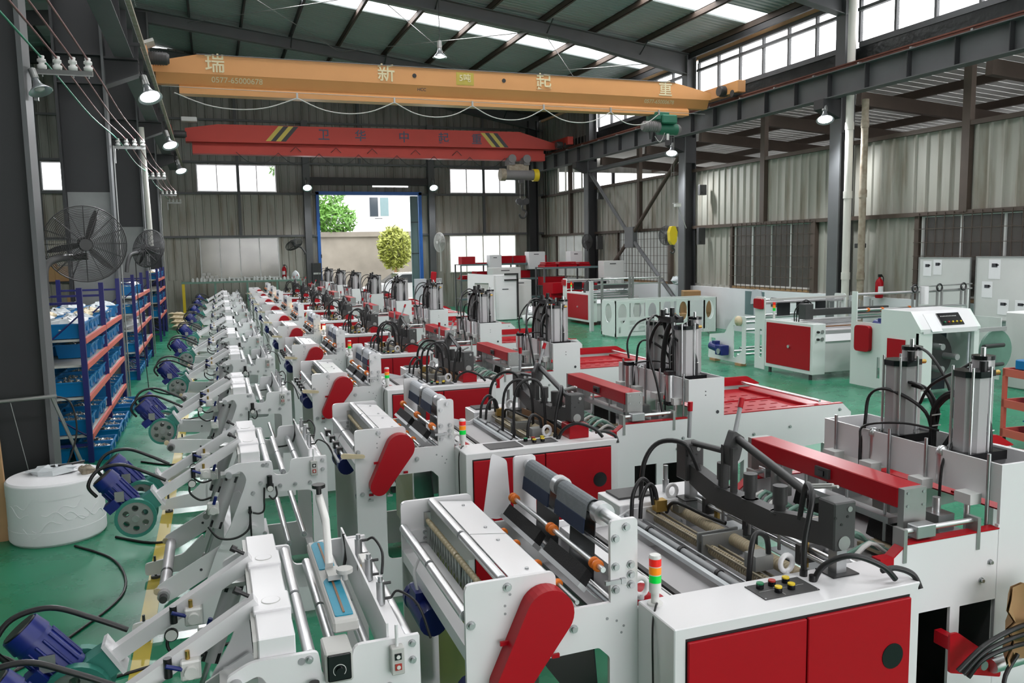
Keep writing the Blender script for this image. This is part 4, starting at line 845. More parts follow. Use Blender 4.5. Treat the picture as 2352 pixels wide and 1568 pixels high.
MY = [2.697, 5.42, 8.18, 10.96, 13.92, 16.9, 20.1, 23.3, 26.5, 29.8]
MX = [0, .05, .08, .14, .18, .22, .27, .32, .37, .42]
ORD = ['first', 'second', 'third', 'fourth', 'fifth', 'sixth', 'seventh', 'eighth', 'ninth', 'tenth']
GUARDS = guard
for k in range(10):
    lb = ('white and red bag-making machine, the very first in the long row' if k == 0 else 'white and red bag-making machine with lit signal lamp, %s in the row from the camera' % ORD[k] if k in (4, 6, 8) else 'white and red bag-making machine, %s in the row counted from the camera' % ORD[k])
    sw = {}
    if k: sw = {cl[0]: 'clothb', cl[1]: 'clothb'}
    if k in (4, 6, 8): sw.update({LENS[0]: 'litor', LENS[1]: 'litor'})
    B.spawn('bag_making_machine', lb, 'machine', (MX[k], MY[k], 0), 0, 'bag-making machines in a long row', skip=(set(VAR)|set(GUARDS)) if k == 0 else (), swap=sw, far=k > 4)
# ---------------------------------------------------------------- unwind stand (x along the line, y = 0 near plate .. 1.1 far plate)
U = Tmpl(); UW = 1.1
up = rnd([(.612, .03), (.612, 1.072), (.382, 1.072), (.372, .975), (.277, .975), (.266, 1.074), (.05, 1.076), (-.03, 1.035), (-.02, 1.0), (.03, 1.012), (.075, 1.03), (.108, .975), (.089, .916), (-.013, .66), (-.1, .515), (-.22, .2), (-.22, .03)],
         [0, .005, .03, .03, .03, .02, .03, .02, .015, .01, .03, .03, .03, .02, .02, .02, 0])
uh = rnd([(.2, .3), (.505, .3), (.515, .856), (.2, .872)], .035)
un = U.add('frame_plate', MB().prism([up, uh], 0, .018), 'white'); uf = U.add('frame_plate', MB().prism([up, uh], UW-.018, UW), 'white')
bolts(U, [(.585, 1.045), (.585, .985), (.235, 1.052), (.5, .905), (.405, .905), (.31, .905), (.19, .935), (.14, .875), (.2, .6), (.59, .7), (.59, .6)], 0, un, .009)
U.add('pivot_hole', MB().cyl((.21, -.001, 1.05), (.21, -.004, 1.05), .012, 14), 'grey', un)
U.add('shaft_flange', MB().cyl((.126, 0, .645), (.126, -.012, .645), .04, 22).cyl((.126, -.012, .645), (.126, -.03, .645), .028, 20).cyl((.126, -.03, .645), (.126, -.036, .645), .008, 8), 'white', un)
U.add('pivot_boss', MB().cyl((0, 0, 1.01), (0, -.03, 1.01), .02, 14), 'steel', un)
for x, z in ((.24, 1.05), (.335, .985), (.45, .98), (.585, 1.03)): roller(U, x, z, .021, .03, UW-.03)
roller(U, .35, .5, .02, .03, UW-.03, False); roller(U, .45, .55, .02, .03, UW-.03, False)
# carriage beam with scale
cb_ = U.add('carriage_beam', MB().rbox(.075, .195, .02, UW-.02, 1.06, 1.14, .004), 'white')
U.add('scale_strip', MB().box(.06, .075, .03, UW-.03, 1.07, 1.13), 'lgrey', cb_)
sc_ = MB()
for k in range(60): y = .05+1.0*k/60; sc_.box(.0585, .0605, y, y+.004, 1.085, 1.105 if k % 5 else 1.12)
U.add('scale_marks', sc_, 'ink', cb_)
U.add('stretcher', MB().box(.2, .26, .018, UW-.018, .3, .36), 'white'); U.add('stretcher', MB().box(-.05, .0, .018, UW-.018, .5, .55), 'white'); U.add('stretcher', MB().box(.55, .6, .018, UW-.018, .1, .16), 'white')
# slanted guide channel on the right with air cylinders
U.add('guide_channel', MB().box(.50, .508, .02, UW, .95, 1.12).box(.508, .565, .02, UW-.02, 1.06, 1.068), 'white')
U.add('side_shield', MB().prism([(.02, .7), (.5, .7), (.5, .95), (.1, .95)], UW-.03, UW-.02), 'white') if False else None
for y in (.3, .55, .8):
    i = U.add('air_cylinder', MB().cyl((.535, y, 1.07), (.535, y, 1.16), .016, 12).cyl((.535, y, 1.16), (.535, y, 1.18), .01, 10), 'steel')
    U.add('fitting', MB().cyl((.55, y, 1.15), (.575, y, 1.15), .006, 8), 'black', i); U.add('fitting', MB().cyl((.55, y, 1.09), (.575, y, 1.09), .006, 8), 'black', i)
U.add('valve_block', MB().rbox(.515, .56, .6, .7, 1.07, 1.13, .003), 'ceramic'); U.add('brass_valve', MB().cyl((.52, .62, 1.1), (.5, .62, 1.1), .012, 8), 'brass')
U.add('air_hose', MB().tube([(.575, .8, 1.15), (.6, .78, 1.16), (.62, .7, 1.12), (.6, .62, 1.06)], .006, 6, steps=5), 'black'); U.add('air_hose', MB().tube([(.575, .3, 1.09), (.6, .28, 1.12), (.66, .22, 1.08), (.7, .2, .95)], .005, 6, steps=5), 'black')
U.add('cable', MB().tube([(.5, 1.0, 1.12), (.5, .95, 1.05), (.46, .9, .97), (.35, .92, .95)], .007, 6, steps=6), 'black')
# push-button box, regulator
pbx = U.add('button_box', MB().rbox(.505, .55, -.035, 0, .955, 1.052, .003), 'lgrey')
for z, m in ((1.022, 'blackg'), (.985, 'btnred')): U.add('push_button', MB().box(.516, .539, -.039, -.035, z-.011, z+.011), m, pbx); U.add('lens_pip', MB().cyl((.5275, -.039, z), (.5275, -.042, z), .007, 12), 'ceramic', pbx)
U.add('cable', MB().cyl((.5275, -.018, 1.052), (.5275, -.018, 1.13), .006, 8), 'white', pbx)
rg = U.add('air_regulator', MB().cyl((.245, -.03, .93), (.245, -.03, .985), .017, 12).cyl((.245, -.03, .905), (.245, -.03, .93), .024, 14), 'black')
U.add('gauge', MB().cyl((.245, -.045, .905), (.245, -.055, .905), .021, 18), 'black', rg); U.add('gauge_face', MB().cyl((.245, -.055, .905), (.245, -.057, .905), .018, 18), 'ceramic', rg)
U.add('air_hose', MB().tube([(.21, -.03, .91), (.205, -.04, .84), (.2, -.05, .77), (.17, -.05, .75), (.13, -.05, .76)], .006, 6, steps=6), 'black', rg); U.add('air_hose', MB().tube([(.28, -.03, .91), (.285, -.04, .86), (.26, -.05, .835), (.235, -.05, .86)], .006, 6, steps=6), 'black', rg)
U.add('elbow_fitting', MB().cyl((.115, 0, .765), (.115, -.05, .765), .013, 12).cyl((.115, -.04, .75), (.115, -.04, .8), .009, 10), 'blackg', un)
U.add('air_hose', MB().tube([(.115, -.045, .75), (.1, -.06, .66), (.02, -.07, .615), (-.08, -.06, .625), (-.14, -.04, .7)], .007, 6, steps=6), 'black'); U.add('air_hose', MB().tube([(.115, -.05, .75), (.115, -.06, .62), (.12, -.06, .5), (.13, -.05, .4)], .006, 6, steps=6), 'black')
# the two swing arms with drive wheel and motor
def arm(y):
    blk = U.add('arm_block', MB().rbox(.07, .2, y-.075, y+.075, 1.1, 1.152, .004), 'white')
    U.add('block_ring', MB().cyl((.135, y, 1.152), (.135, y, 1.1535), .034, 20), 'lgrey', blk); U.add('block_ring', MB().cyl((.135, y, 1.1535), (.135, y, 1.1545), .031, 20), 'white', blk)
    p, q = Vector((.09, y, 1.155)), Vector((-.44, y, .845)); d_ = (q-p).normalized(); n_ = Vector((-d_.z, 0, d_.x))*-1
    a = U.add('swing_arm', MB().prism([[(p.x+n_.x*.028, p.z+n_.z*.028), (q.x+n_.x*.028, q.z+n_.z*.028), (q.x-n_.x*.028, q.z-n_.z*.028), (p.x-n_.x*.028, p.z-n_.z*.028)]], y-.03, y+.03), 'white')
    fl = MB().box(-.07, .07, -.055, .055, -.008, .008).xf(Tr(*q) @ Matrix.Rotation(math.atan2(d_.x, d_.z), 4, 'Y')); U.add('arm_flange', fl, 'white', a)
    U.add('lock_knob', MB().cyl((.06, y, 1.18), (.03, y, 1.2), .008, 8).cyl((.03, y, 1.2), (.012, y, 1.212), .014, 10), 'black', a)
    g = q+d_*.06
    gx = U.add('gearbox', MB().box(-.055, .055, -.05, .05, -.05, .06).xf(Tr(*g) @ Matrix.Rotation(math.atan2(d_.x, d_.z), 4, 'Y')), 'green')
    c = q+d_*.155+Vector((0, 0, -.03))
    for s_ in ((-.1, -.06), (.06, .1)):
        wh = U.add('drive_wheel', MB().prism([circ(c.x, c.z, .125, 28), circ(c.x, c.z, .105, 28)], y+s_[0], y+s_[1]), 'tyre')
        hs = [circ(c.x+.065*math.cos(t), c.z+.065*math.sin(t), .02, 10) for t in [math.pi/6+math.pi/3*k for k in range(6)]]
        U.add('wheel_disc', MB().prism([circ(c.x, c.z, .105, 28)]+hs, y+s_[0]+.006, y+s_[1]-.006), 'galv', wh); U.add('hub', MB().cyl((c.x, y+s_[0]-.008, c.z), (c.x, y+s_[1]+.008, c.z), .022, 14), 'steel', wh)
    U.add('axle', MB().cyl((c.x, y-.1, c.z), (c.x, y+.1, c.z), .012, 8), 'steel')
    m0 = c+Vector((-.03, 0, .07)); md = Vector((-.62, 0, .78)).normalized(); m1 = m0+md*.19
    mt = U.add('motor', MB().cyl(m0, m1, .074, 20), 'blue')
    fn = MB()
    for k in range(14):
        t = 2*math.pi*k/14; o = Vector((md.z*math.cos(t), math.sin(t), -md.x*math.cos(t)))*.076; fn.tube([m0+md*.02+o, m1-md*.02+o], .006, 4)
    U.add('motor_fins', fn, 'blue', mt); U.add('fan_cowl', MB().cyl(m1, m1+md*.06, .08, 20, .074), 'blue', mt); U.add('fan_grille', MB().cyl(m1+md*.06, m1+md*.066, .066, 18), 'black', mt)
    U.add('name_plate', MB().box(m0.x-.085, m0.x-.03, y-.085, y-.078, m0.z+.045, m0.z+.11), 'galv', mt)
    U.add('terminal_box', MB().box(-.04, .04, -.1, .0, -.03, .03).xf(Tr(*(m0+md*.1+Vector((-.04, 0, -.06))))@ Matrix.Rotation(-.67, 4, 'Y')), 'blue', mt)
    e = m1+md*.04
    U.add('motor_hose', MB().tube([e+Vector((-.05, -.03, -.1)), e+Vector((-.09, -.05, -.02)), e+Vector((-.03, -.03, .07)), e+Vector((.1, -.02, .09)), e+Vector((.24, -.03, .03)), e+Vector((.36, -.03, -.04))], .011, 8, steps=7), 'black', mt)
    # diaphragm valve and gauge on the arm
    v = p+d_*.27+Vector((.0, -.04, -.05))
    vb = U.add('diaphragm_valve', MB().rbox(v.x-.035, v.x+.032, v.y-.025, v.y+.03, v.z-.035, v.z+.035, .006).cyl((v.x, v.y-.025, v.z), (v.x, v.y-.045, v.z), .022, 14), 'ceramic')
    U.add('brass_nipple', MB().cyl((v.x-.01, v.y, v.z+.035), (v.x-.01, v.y, v.z+.065), .008, 8), 'brass', vb); U.add('blue_lever', MB().cyl((v.x-.03, v.y-.02, v.z+.01), (v.x-.08, v.y-.03, v.z+.035), .008, 8), 'blue', vb)
    U.add('regulator', MB().cyl((v.x-.075, v.y, v.z-.02), (v.x-.075, v.y, v.z+.05), .014, 10), 'black', vb); U.add('gauge', MB().cyl((v.x-.085, v.y-.03, v.z-.05), (v.x-.085, v.y-.045, v.z-.05), .026, 16), 'black', vb); U.add('gauge_face', MB().cyl((v.x-.085, v.y-.045, v.z-.05), (v.x-.085, v.y-.047, v.z-.05), .022, 16), 'ceramic', vb)
    U.add('air_hose', MB().tube([v+Vector((-.1, 0, -.06)), v+Vector((-.1, -.01, -.12)), v+Vector((-.04, -.02, -.17)), v+Vector((.03, -.02, -.16))], .007, 6, steps=5), 'black', vb)
arm(.3); arm(.75)
# lift cylinder hanging from the hook plates
for y in (.08, .95):
    p, q = Vector((.02, y, .985)), Vector((-.1, y, .66)); d_ = (q-p).normalized()
    i = U.add('lift_cylinder', MB().cyl(p, q, .042, 16), 'alu')
    U.add('cylinder_cap', MB().cyl(p-d_*.0, p+d_*.035, .05, 4, smooth=False), 'blackg', i); U.add('cylinder_cap', MB().cyl(q-d_*.045, q, .05, 4, smooth=False), 'blackg', i); U.add('piston_rod', MB().cyl(q, q+d_*.2, .012, 10), 'steel', i)
    U.add('rod_eye', MB().cyl(q+d_*.2+Vector((0, -.012, 0)), q+d_*.2+Vector((0, .012, 0)), .024, 14), 'galv', i)
    U.add('clevis_plate', MB().box(p.x-.07, p.x+.05, y-.05, y+.05, p.z+.0, p.z+.018), 'galv', i)
    vb = U.add('diaphragm_valve', MB().rbox(-.14, -.07, y-.08, y-.04, .76, .84, .006).cyl((-.105, y-.08, .79), (-.105, y-.1, .79), .024, 14), 'ceramic', None); U.add('blue_lever', MB().cyl((-.1, y-.085, .83), (-.085, y-.09, .88), .01, 8), 'blue', vb)
# stabiliser feet at the back of the frame
for y in (.0, UW-.02):
    i = U.add('stabiliser_foot', MB().prism(rnd([(-.2, .03), (-.62, .03), (-.62, .12), (-.35, .16), (-.2, .3)], .025), y, y+.018), 'white'); U.add('levelling_bolt', MB().cyl((-.55, y+.01, 0), (-.55, y+.01, .02), .035, 14).cyl((-.55, y+.01, .02), (-.55, y+.01, .17), .009, 8), 'iron', i)
# roll lift arms, lowered or raised
def lift(T, ang):
    ids = []
    pv = Vector((.1, 0, .56)); L = .62; dx, dz = -math.cos(ang)*L, -math.sin(ang)*L
    for y in (.05, UW-.06):
        e = pv+Vector((dx, 0, dz)); nn = Vector((dz, 0, -dx)).normalized()*.065
        if nn.z < 0: nn = -nn
        lp = rnd([(pv.x+nn.x, pv.z+nn.z), (e.x+nn.x, e.z+nn.z), (e.x-nn.x*.9, e.z-nn.z*.9), (e.x-nn.x-dx*.12, e.z-nn.z-dz*.12), (pv.x-nn.x, pv.z-nn.z)], [.02, .03, .03, .03, .02])
        i = T.add('lift_arm', MB().prism([lp], y, y+.014), 'white'); ids.append(i)
        hk = e-Vector((dx, 0, dz)).normalized()*0; ids.append(T.add('arm_hook', MB().cyl((e.x-.02, y-.004, e.z+nn.z*.5), (e.x-.02, y+.02, e.z+nn.z*.5), .022, 12), 'cream', i))
        ids.append(T.add('arm_hole', MB().cyl((pv.x+dx*.55, y-.001, pv.z+dz*.55), (pv.x+dx*.55, y-.003, pv.z+dz*.55), .009, 10), 'ink', i))
    e = pv+Vector((dx*.97, 0, dz*.97))
    i = T.add('air_shaft', MB().cyl((e.x, .0, e.z), (e.x, UW, e.z), .037, 16), 'alu'); ids.append(i)
    ids.append(T.add('shaft_journal', MB().cyl((e.x, -.05, e.z), (e.x, 0, e.z), .024, 12), 'iron', i)); ids.append(T.add('shaft_band', MB().cyl((e.x, .4, e.z), (e.x, .43, e.z), .039, 16), 'black', i))
    return ids
LOW = lift(U, .5); HI = lift(U, -.1)
# sealing bar that lies on the first stand
for k in range(10):
    lb = 'white unwind stand with two blue-motor drive wheels, %s in the row counted from the camera' % ORD[k]
    if k == 0: lb = 'white unwind stand with two swing arms, the very first in its row'
    if k == 1: lb = 'white unwind stand beside the big white film roll, second in its row'
    U.spawn('unwind_stand', lb, 'machine', (MX[k]*.6, MY[k], 0), 0, 'unwind stands in front of the bag machines', skip=HI if k < 2 else LOW, far=k > 4)
# loose tools and webs on the first stands
t = thing('impulse_sealer', 'bag heat sealer with teal pad and black dial panel on the first unwind stand', 'heat sealer', (0, MY[0], 0))
bs = part('sealer_body', MB().rbox(.33, .42, .1, .95, 1.075, 1.12, .008), 'lgrey', t)
for a, b in ((.14, .5), (.6, .93)):
    pd = part('teal_pad', MB().prism(rnd([(.343, a), (.407, a), (.407, b-.03), (.39, b), (.36, b), (.343, b-.03)], .008), 1.12, 1.124, 'z'), 'teal', t); part('heating_wire', MB().box(.372, .38, a+.02, b-.02, 1.124, 1.127), 'brown', pd)
pr_ = part('press_arm', MB().tube([(.375, .53, 1.16), (.395, .75, 1.27), (.4, 1.02, 1.3)], .022, 4), 'ceramic', t); part('arm_knob', MB().cyl((.4, 1.02, 1.31), (.4, 1.02, 1.345), .012, 10).cyl((.4, 1.02, 1.345), (.4, 1.02, 1.36), .03, 14), 'black', pr_)
part('arm_lever', MB().box(.36, .41, .45, .55, 1.13, 1.15).cyl((.42, .42, 1.14), (.42, .42, 1.17), .012, 10).cyl((.42, .42, 1.17), (.42, .42, 1.185), .032, 14), 'lgrey', t)
fp = part('dial_panel', MB().rbox(.283, .375, -.03, .1, .965, 1.075, .006), 'lgrey', t); pp = part('black_face', MB().rbox(.29, .368, -.036, -.03, .975, 1.068, .004), 'blackg', t)
part('dial', MB().cyl((.329, -.036, 1.012), (.329, -.044, 1.012), .012, 16), 'blackg', pp); part('dial_marks', MB().tube([(.329+.021*math.cos(t_), -.0365, 1.012+.021*math.sin(t_)) for t_ in [math.radians(-45+270*k/16) for k in range(17)]], .0014, 4), 'ceramic', pp)
# ---------------------------------------------------------------- overhead cranes
def text(parent, s, size, loc, m, ext=.004, name='lettering'):
    me = TXT[(s, size)].copy(); me.materials.clear(); me.materials.append(M[m])
    o = link(name, me, parent); o.location = loc; o.rotation_euler = (math.pi/2, 0, 0); return o
def end_truck(t, x, z, m, y):
    e = part('end_truck', MB().rbox(x-.12, x+.12, -1.1, 1.1, z, z+.3, .01), m, t)
    for yy in (-.85, .85): part('truck_wheel', MB().cyl((x-.13, yy, z-.0), (x+.13, yy, z-.0), .09, 16), 'iron', e)
    return e
def motor_h(t, p, q, r, m='iron', name='motor'):
    i = part(name, MB().cyl(p, q, r, 16), m, t); d_ = (Vector(q)-Vector(p)).normalized()
    for k in range(5): c = Vector(p)+d_*((Vector(q)-Vector(p)).length*(.2+.14*k)); part('cooling_fin', MB().cyl(c, c+d_*.012, r+.012, 14), m, i)
    part('motor_cap', MB().cyl(q, Vector(q)+d_*.05, r*.95, 14, r*.7), m, i); return i
oc = thing('overhead_crane', 'orange single-girder overhead crane with cream lettering spanning the hall', 'crane', (0, 19.7, 0))
xz = [(-.06, 6.69), (11.75, 6.69), (12.85, 6.47), (12.85, 6.29), (-.95, 6.29), (-.95, 6.5)]
part('box_girder', MB().prism([xz], -.22, .22), 'craneo', oc)
part('top_flange', MB().box(-.06, 11.75, -.24, .24, 6.69, 6.705), 'dust', oc)
part('girder_web', MB().prism([(-.21, 6.29), (-.1, 6.07), (.1, 6.07), (.21, 6.29)], -.9, 12.8, 'x'), 'craneo', oc)
part('lower_flange', MB().prism([(-.1, 6.075), (-.17, 6.0), (-.17, 5.87), (-.15, 5.87), (.15, 5.87), (.17, 5.87), (.17, 6.0), (.1, 6.075)], -.45, 12.2, 'x'), 'craneo', oc)
end_truck(oc, -1.12, 6.34, 'craneo', 0); end_truck(oc, 13.2, 6.37, 'craneo', 0)
motor_h(oc, (-1.0, -.5, 6.5), (-.65, -.5, 6.5), .13); motor_h(oc, (12.9, -.5, 6.48), (13.15, -.5, 6.48), .13)
part('platform_box', MB().box(-1.35, -.85, -.9, -.4, 6.68, 6.74).xf(Tr(-1.1, 0, 6.7) @ Matrix.Rotation(-.35, 4, 'Y') @ Tr(1.1, 0, -6.7)), 'offwhite', oc)
for x in (4.72, 6.95): part('inspection_hole', MB().cyl((x, -.222, 6.5), (x, -.228, 6.5), .05, 16), 'black', oc)
for s_, x, sz in (('瑞', .3, .42), ('新', 4.05, .42), ('起', 8.0, .42), ('重', 11.45, .42)): text(oc, s_, sz, (x, -.226, 6.5), 'lettero')
part('load_plate', MB().box(5.76, 6.16, -.226, -.221, 6.36, 6.62).box(5.74, 6.18, -.2235, -.22, 6.34, 6.64), 'ylw', oc); text(oc, '5吨', .2, (5.96, -.228, 6.5), 'lettero')
def slant(o): o.rotation_euler = (math.pi/2+math.atan2(.11, .22), 0, 0); return o
slant(text(oc, '0577-65000678', .17, (.75, -.166, 6.185), 'lettero', .003)); slant(text(oc, '0577-65000678', .14, (11.3, -.166, 6.19), 'lettero', .003)); slant(text(oc, 'HCC', .1, (4.9, -.166, 6.2), 'letterb', .003))
fe = part('festoon_wire', MB().cyl((-.8, -.32, 5.98), (12.6, -.32, 5.9), .006, 6), 'galv', oc)
hx = [-.55, 2.0, 4.2, 6.1, 7.95, 9.8, 11.2]
for a, b in zip(hx[:-1], hx[1:]):
    part('festoon_cable', MB().tube([(a, -.32, 5.85), (a+.25*(b-a), -.32, 5.62), ((a+b)/2, -.32, 5.55), (a+.75*(b-a), -.32, 5.62), (b, -.32, 5.85)], .012, 6, steps=6), 'lgrey', oc); part('cable_trolley', MB().box(b-.02, b+.02, -.34, -.3, 5.83, 5.96), 'galv', oc)
ho = thing('electric_hoist', 'green electric chain hoist hanging under the orange crane', 'hoist', (11.35, 19.7, 0))
part('trolley', MB().rbox(-.2, .2, -.28, .28, 5.72, 5.92, .02), 'hoistg', ho); part('gear_case', MB().rbox(-.05, .4, -.35, .05, 5.62, 5.85, .03), 'hoistg', ho)
motor_h(ho, (-.05, -.15, 5.55), (-.5, -.15, 5.55), .14, 'dust'); part('drum', MB().cyl((-.05, -.1, 5.5), (.5, -.1, 5.5), .15, 18), 'hoistg', ho); part('drum_cap', MB().lathe((.5, -.1, 5.5), (.7, -.1, 5.5), [(0, .15), (.06, .14), (.12, .09), (.14, .02)], 16), 'dust', ho)
part('chain_bag', MB().cyl((-.3, -.15, 5.42), (-.3, -.15, 5.22), .07, 10, .04), 'iron', ho); part('label_tag', MB().box(.1, .17, -.3, -.29, 5.2, 5.36), 'ceramic', ho); part('pendant_cable', MB().tube([(.1, -.2, 5.4), (-.05, -.22, 5.15), (-.2, -.2, 5.3)], .01, 6, steps=5), 'lgrey', ho)
hk = thing('crane_hook', 'yellow hook block hanging in front of the X-brace', 'hook', (11.75, 19.6, 0))
part('hook_block', MB().prism(rnd([(-.1, 2.55), (-.12, 2.8), (-.06, 2.95), (.06, 2.95), (.12, 2.8), (.1, 2.55), (.03, 2.45), (-.03, 2.45)], .03), -.07, .07), 'yellow', hk)
part('hook', MB().tube([(0, 0, 2.47), (0, 0, 2.38), (.06, 0, 2.32), (.05, 0, 2.25), (-.02, 0, 2.23), (-.06, 0, 2.28)], .022, 8, steps=4), 'iron', hk); part('rope', MB().cyl((-.04, 0, 2.95), (-.04, 0, 5.36), .004, 6), 'galv', hk); part('rope', MB().cyl((.04, 0, 2.95), (.04, 0, 5.36), .004, 6), 'galv', hk)
rc = thing('overhead_crane', 'faded red single-girder overhead crane near the back wall', 'crane', (0, 30.6, 0))
part('box_girder', MB().prism([[(.45, 6.82), (11.45, 6.9), (12.9, 6.5), (12.9, 6.28), (-.6, 6.22), (-.6, 6.66)]], -.24, .24), 'craner', rc); part('lower_flange', MB().box(-.4, 12.5, -.2, .2, 5.83, 6.1).box(-.4, 12.5, -.06, .06, 6.1, 6.3), 'craner', rc)
end_truck(rc, -1.12, 6.34, 'craner', 0); end_truck(rc, 13.2, 6.37, 'craner', 0)
motor_h(rc, (-.95, -.6, 6.4), (-.6, -.6, 6.4), .12); motor_h(rc, (12.8, -.6, 6.4), (13.05, -.6, 6.4), .12); part('control_box', MB().rbox(-.7, -.2, -.5, -.1, 6.85, 7.0, .02), 'offwhite', rc)
for x0, sg in ((2.0, 1), (10.3, -1)):
    for j, m_ in ((0, 'ylw'), (1, 'black'), (2, 'ylw'), (3, 'black')): a = x0+.17*j*1.0; part('warning_stripe', MB().prism([(a, 6.3), (a+.17, 6.3), (a+.17+.45*sg, 6.82), (a+.45*sg, 6.82)], -.246, -.24), m_, rc)
for s_, x in (('卫', 4.0), ('华', 5.3), ('中', 6.9), ('起', 8.4), ('重', 9.7)): text(rc, s_, .42, (x, -.245, 6.55), 'letterb')
for x in (3.0, 4.4, 5.7, 7.3, 8.9): part('cable_trolley', MB().tube([(x-.18, -.27, 5.95), (x, -.27, 6.12), (x+.18, -.27, 5.95)], .012, 5), 'black', rc)
for a in range(7): part('festoon_cable', MB().tube([(1+1.4*a, -.27, 5.9), (1.35+1.4*a, -.27, 5.6), (1.7+1.4*a, -.27, 5.52), (2.05+1.4*a, -.27, 5.6), (2.4+1.4*a, -.27, 5.9)], .01, 5, steps=4), 'black', rc)
rh = thing('electric_hoist', 'dusty grey and yellow wire-rope hoist with hanging hook under the red crane', 'hoist', (11.3, 30.3, 0))
for x in (-.3, .3): part('trolley', MB().cyl((x, -.3, 5.85), (x, -.22, 5.85), .16, 14).box(x-.12, x+.12, -.25, .25, 5.62, 5.9), 'dust', rh)
part('drum', MB().cyl((-.55, -.1, 5.25), (.6, -.1, 5.25), .2, 18), 'dust', rh); part('drum_end', MB().cyl((.6, -.1, 5.25), (.8, -.1, 5.25), .24, 18), 'yellow', rh); part('drum_end', MB().cyl((-.75, -.1, 5.25), (-.55, -.1, 5.25), .24, 18), 'oldpipe', rh); part('frame', MB().box(-.4, .4, -.2, .1, 5.4, 5.65), 'oldpipe', rh); part('rope_guide', MB().cyl((.1, -.1, 4.95), (.1, -.1, 5.1), .1, 12), 'iron', rh)
part('rope', MB().cyl((.06, -.1, 4.35), (.06, -.1, 5.1), .006, 5).cyl((.24, -.1, 4.35), (.24, -.1, 5.1), .006, 5), 'galv', rh); part('sheave', MB().cyl((.0, -.14, 4.25), (.0, -.06, 4.25), .12, 14).cyl((.3, -.14, 4.25), (.3, -.06, 4.25), .12, 14).box(0, .3, -.12, -.08, 4.1, 4.3), 'iron', rh)
part('hook', MB().tube([(.15, -.1, 4.12), (.15, -.1, 3.95), (.3, -.1, 3.85), (.25, -.1, 3.65), (.1, -.1, 3.62), (.0, -.1, 3.75)], .04, 8, steps=4), 'iron', rh)

# ---------------------------------------------------------------- lamps
LT = Tmpl()
LT.add('reflector', MB().lathe((0, 0, 0), (0, 0, -.4), [(0, .05), (.08, .07), (.16, .1), (.3, .24), (.305, .235), (.17, .09), (.16, .06)], 20), 'lampm')
LT.add('ballast', MB().cyl((0, 0, 0), (0, 0, .22), .075, 14), 'galv'); LT.add('bulb', MB().lathe((0, 0, -.16), (0, 0, -.4), [(0, .05), (.06, .14), (.11, .19), (.14, .12), (.15, .02)], 16), 'bulb')
LT2 = Tmpl(); [LT2.p.append(p) for p in LT.p[:2]]; LT2.add('bulb', MB().lathe((0, 0, -.16), (0, 0, -.4), [(0, .05), (.06, .1), (.1, .1), (.13, .02)], 14), 'lgrey')
def lamp(loc, tilt, az, label, arm=None, lit=True, e=60, sc=.8):
    r = (LT if lit else LT2).spawn('high_bay_lamp', label, 'lamp', loc, 0, 'high-bay lamps'); r.rotation_euler = (-tilt, 0, az); r.scale = (sc, sc, sc)
    if arm: part('hanger', MB().cyl((0, 0, .2), (0, 0, arm), .012, 6), 'dsteel', r)
    if lit:
        l = bpy.data.lights.new('lamp_light', 'SPOT'); l.energy = e*7; l.spot_size = math.radians(150); l.spot_blend = .6; l.shadow_soft_size = .16; l.color = (.95, .97, 1)
        o = bpy.data.objects.new('lamp_light', l); col.objects.link(o); o.parent = r; o.location = (0, 0, -.45)
lamp((5.85, 21.3, 7.62), 0, 0, 'cone-shaped lit lamp hanging from the roof over the orange crane', 2.0)
lamp((-.85, 15.05, 5.17), .5, .55, 'lit lamp under the bracket of the second column of the middle row', .35)
lamp((-.83, 21.8, 5.22), .5, .55, 'lit lamp under the bracket of the third column of the middle row', .35); lamp((-.8, 28.6, 5.25), .5, .55, 'lit lamp under the bracket of the fourth column of the middle row', .35)
lamp((13.1, 15.35, 5.36), .45, -.6, 'lit lamp under the runway beside the white drainpipe', .3); lamp((13.1, 21.9, 5.36), .45, -.6, 'lit lamp under the runway near the green hoist', .3)
lamp((3.7, 33.75, 5.12), .7, 0, 'round lit lamp on the door post next to the benches side', .6, True, 40); lamp((8.82, 33.75, 5.16), .7, 0, 'round lit lamp on the door post next to the red crane hook side', .6, True, 40)
lamp((-1.38, 8.5, 3.98), .4, .9, 'unlit lamp clamped below the first row of insulators', None, False, sc=.42)
lamp((17.5, 12.6, 5.1), .2, 0, 'lit lamp in the annex seen over the side wall', .4, True, 30)
lamp((13.1, 8.85, 5.36), .45, -.9, 'added unseen lamp on the column at the side of the barred window', .3); lamp((13.1, 2.2, 5.36), .45, -1.2, 'added unseen lamp on the side column behind the camera', .3)  # two lamps added out of view for sideways light

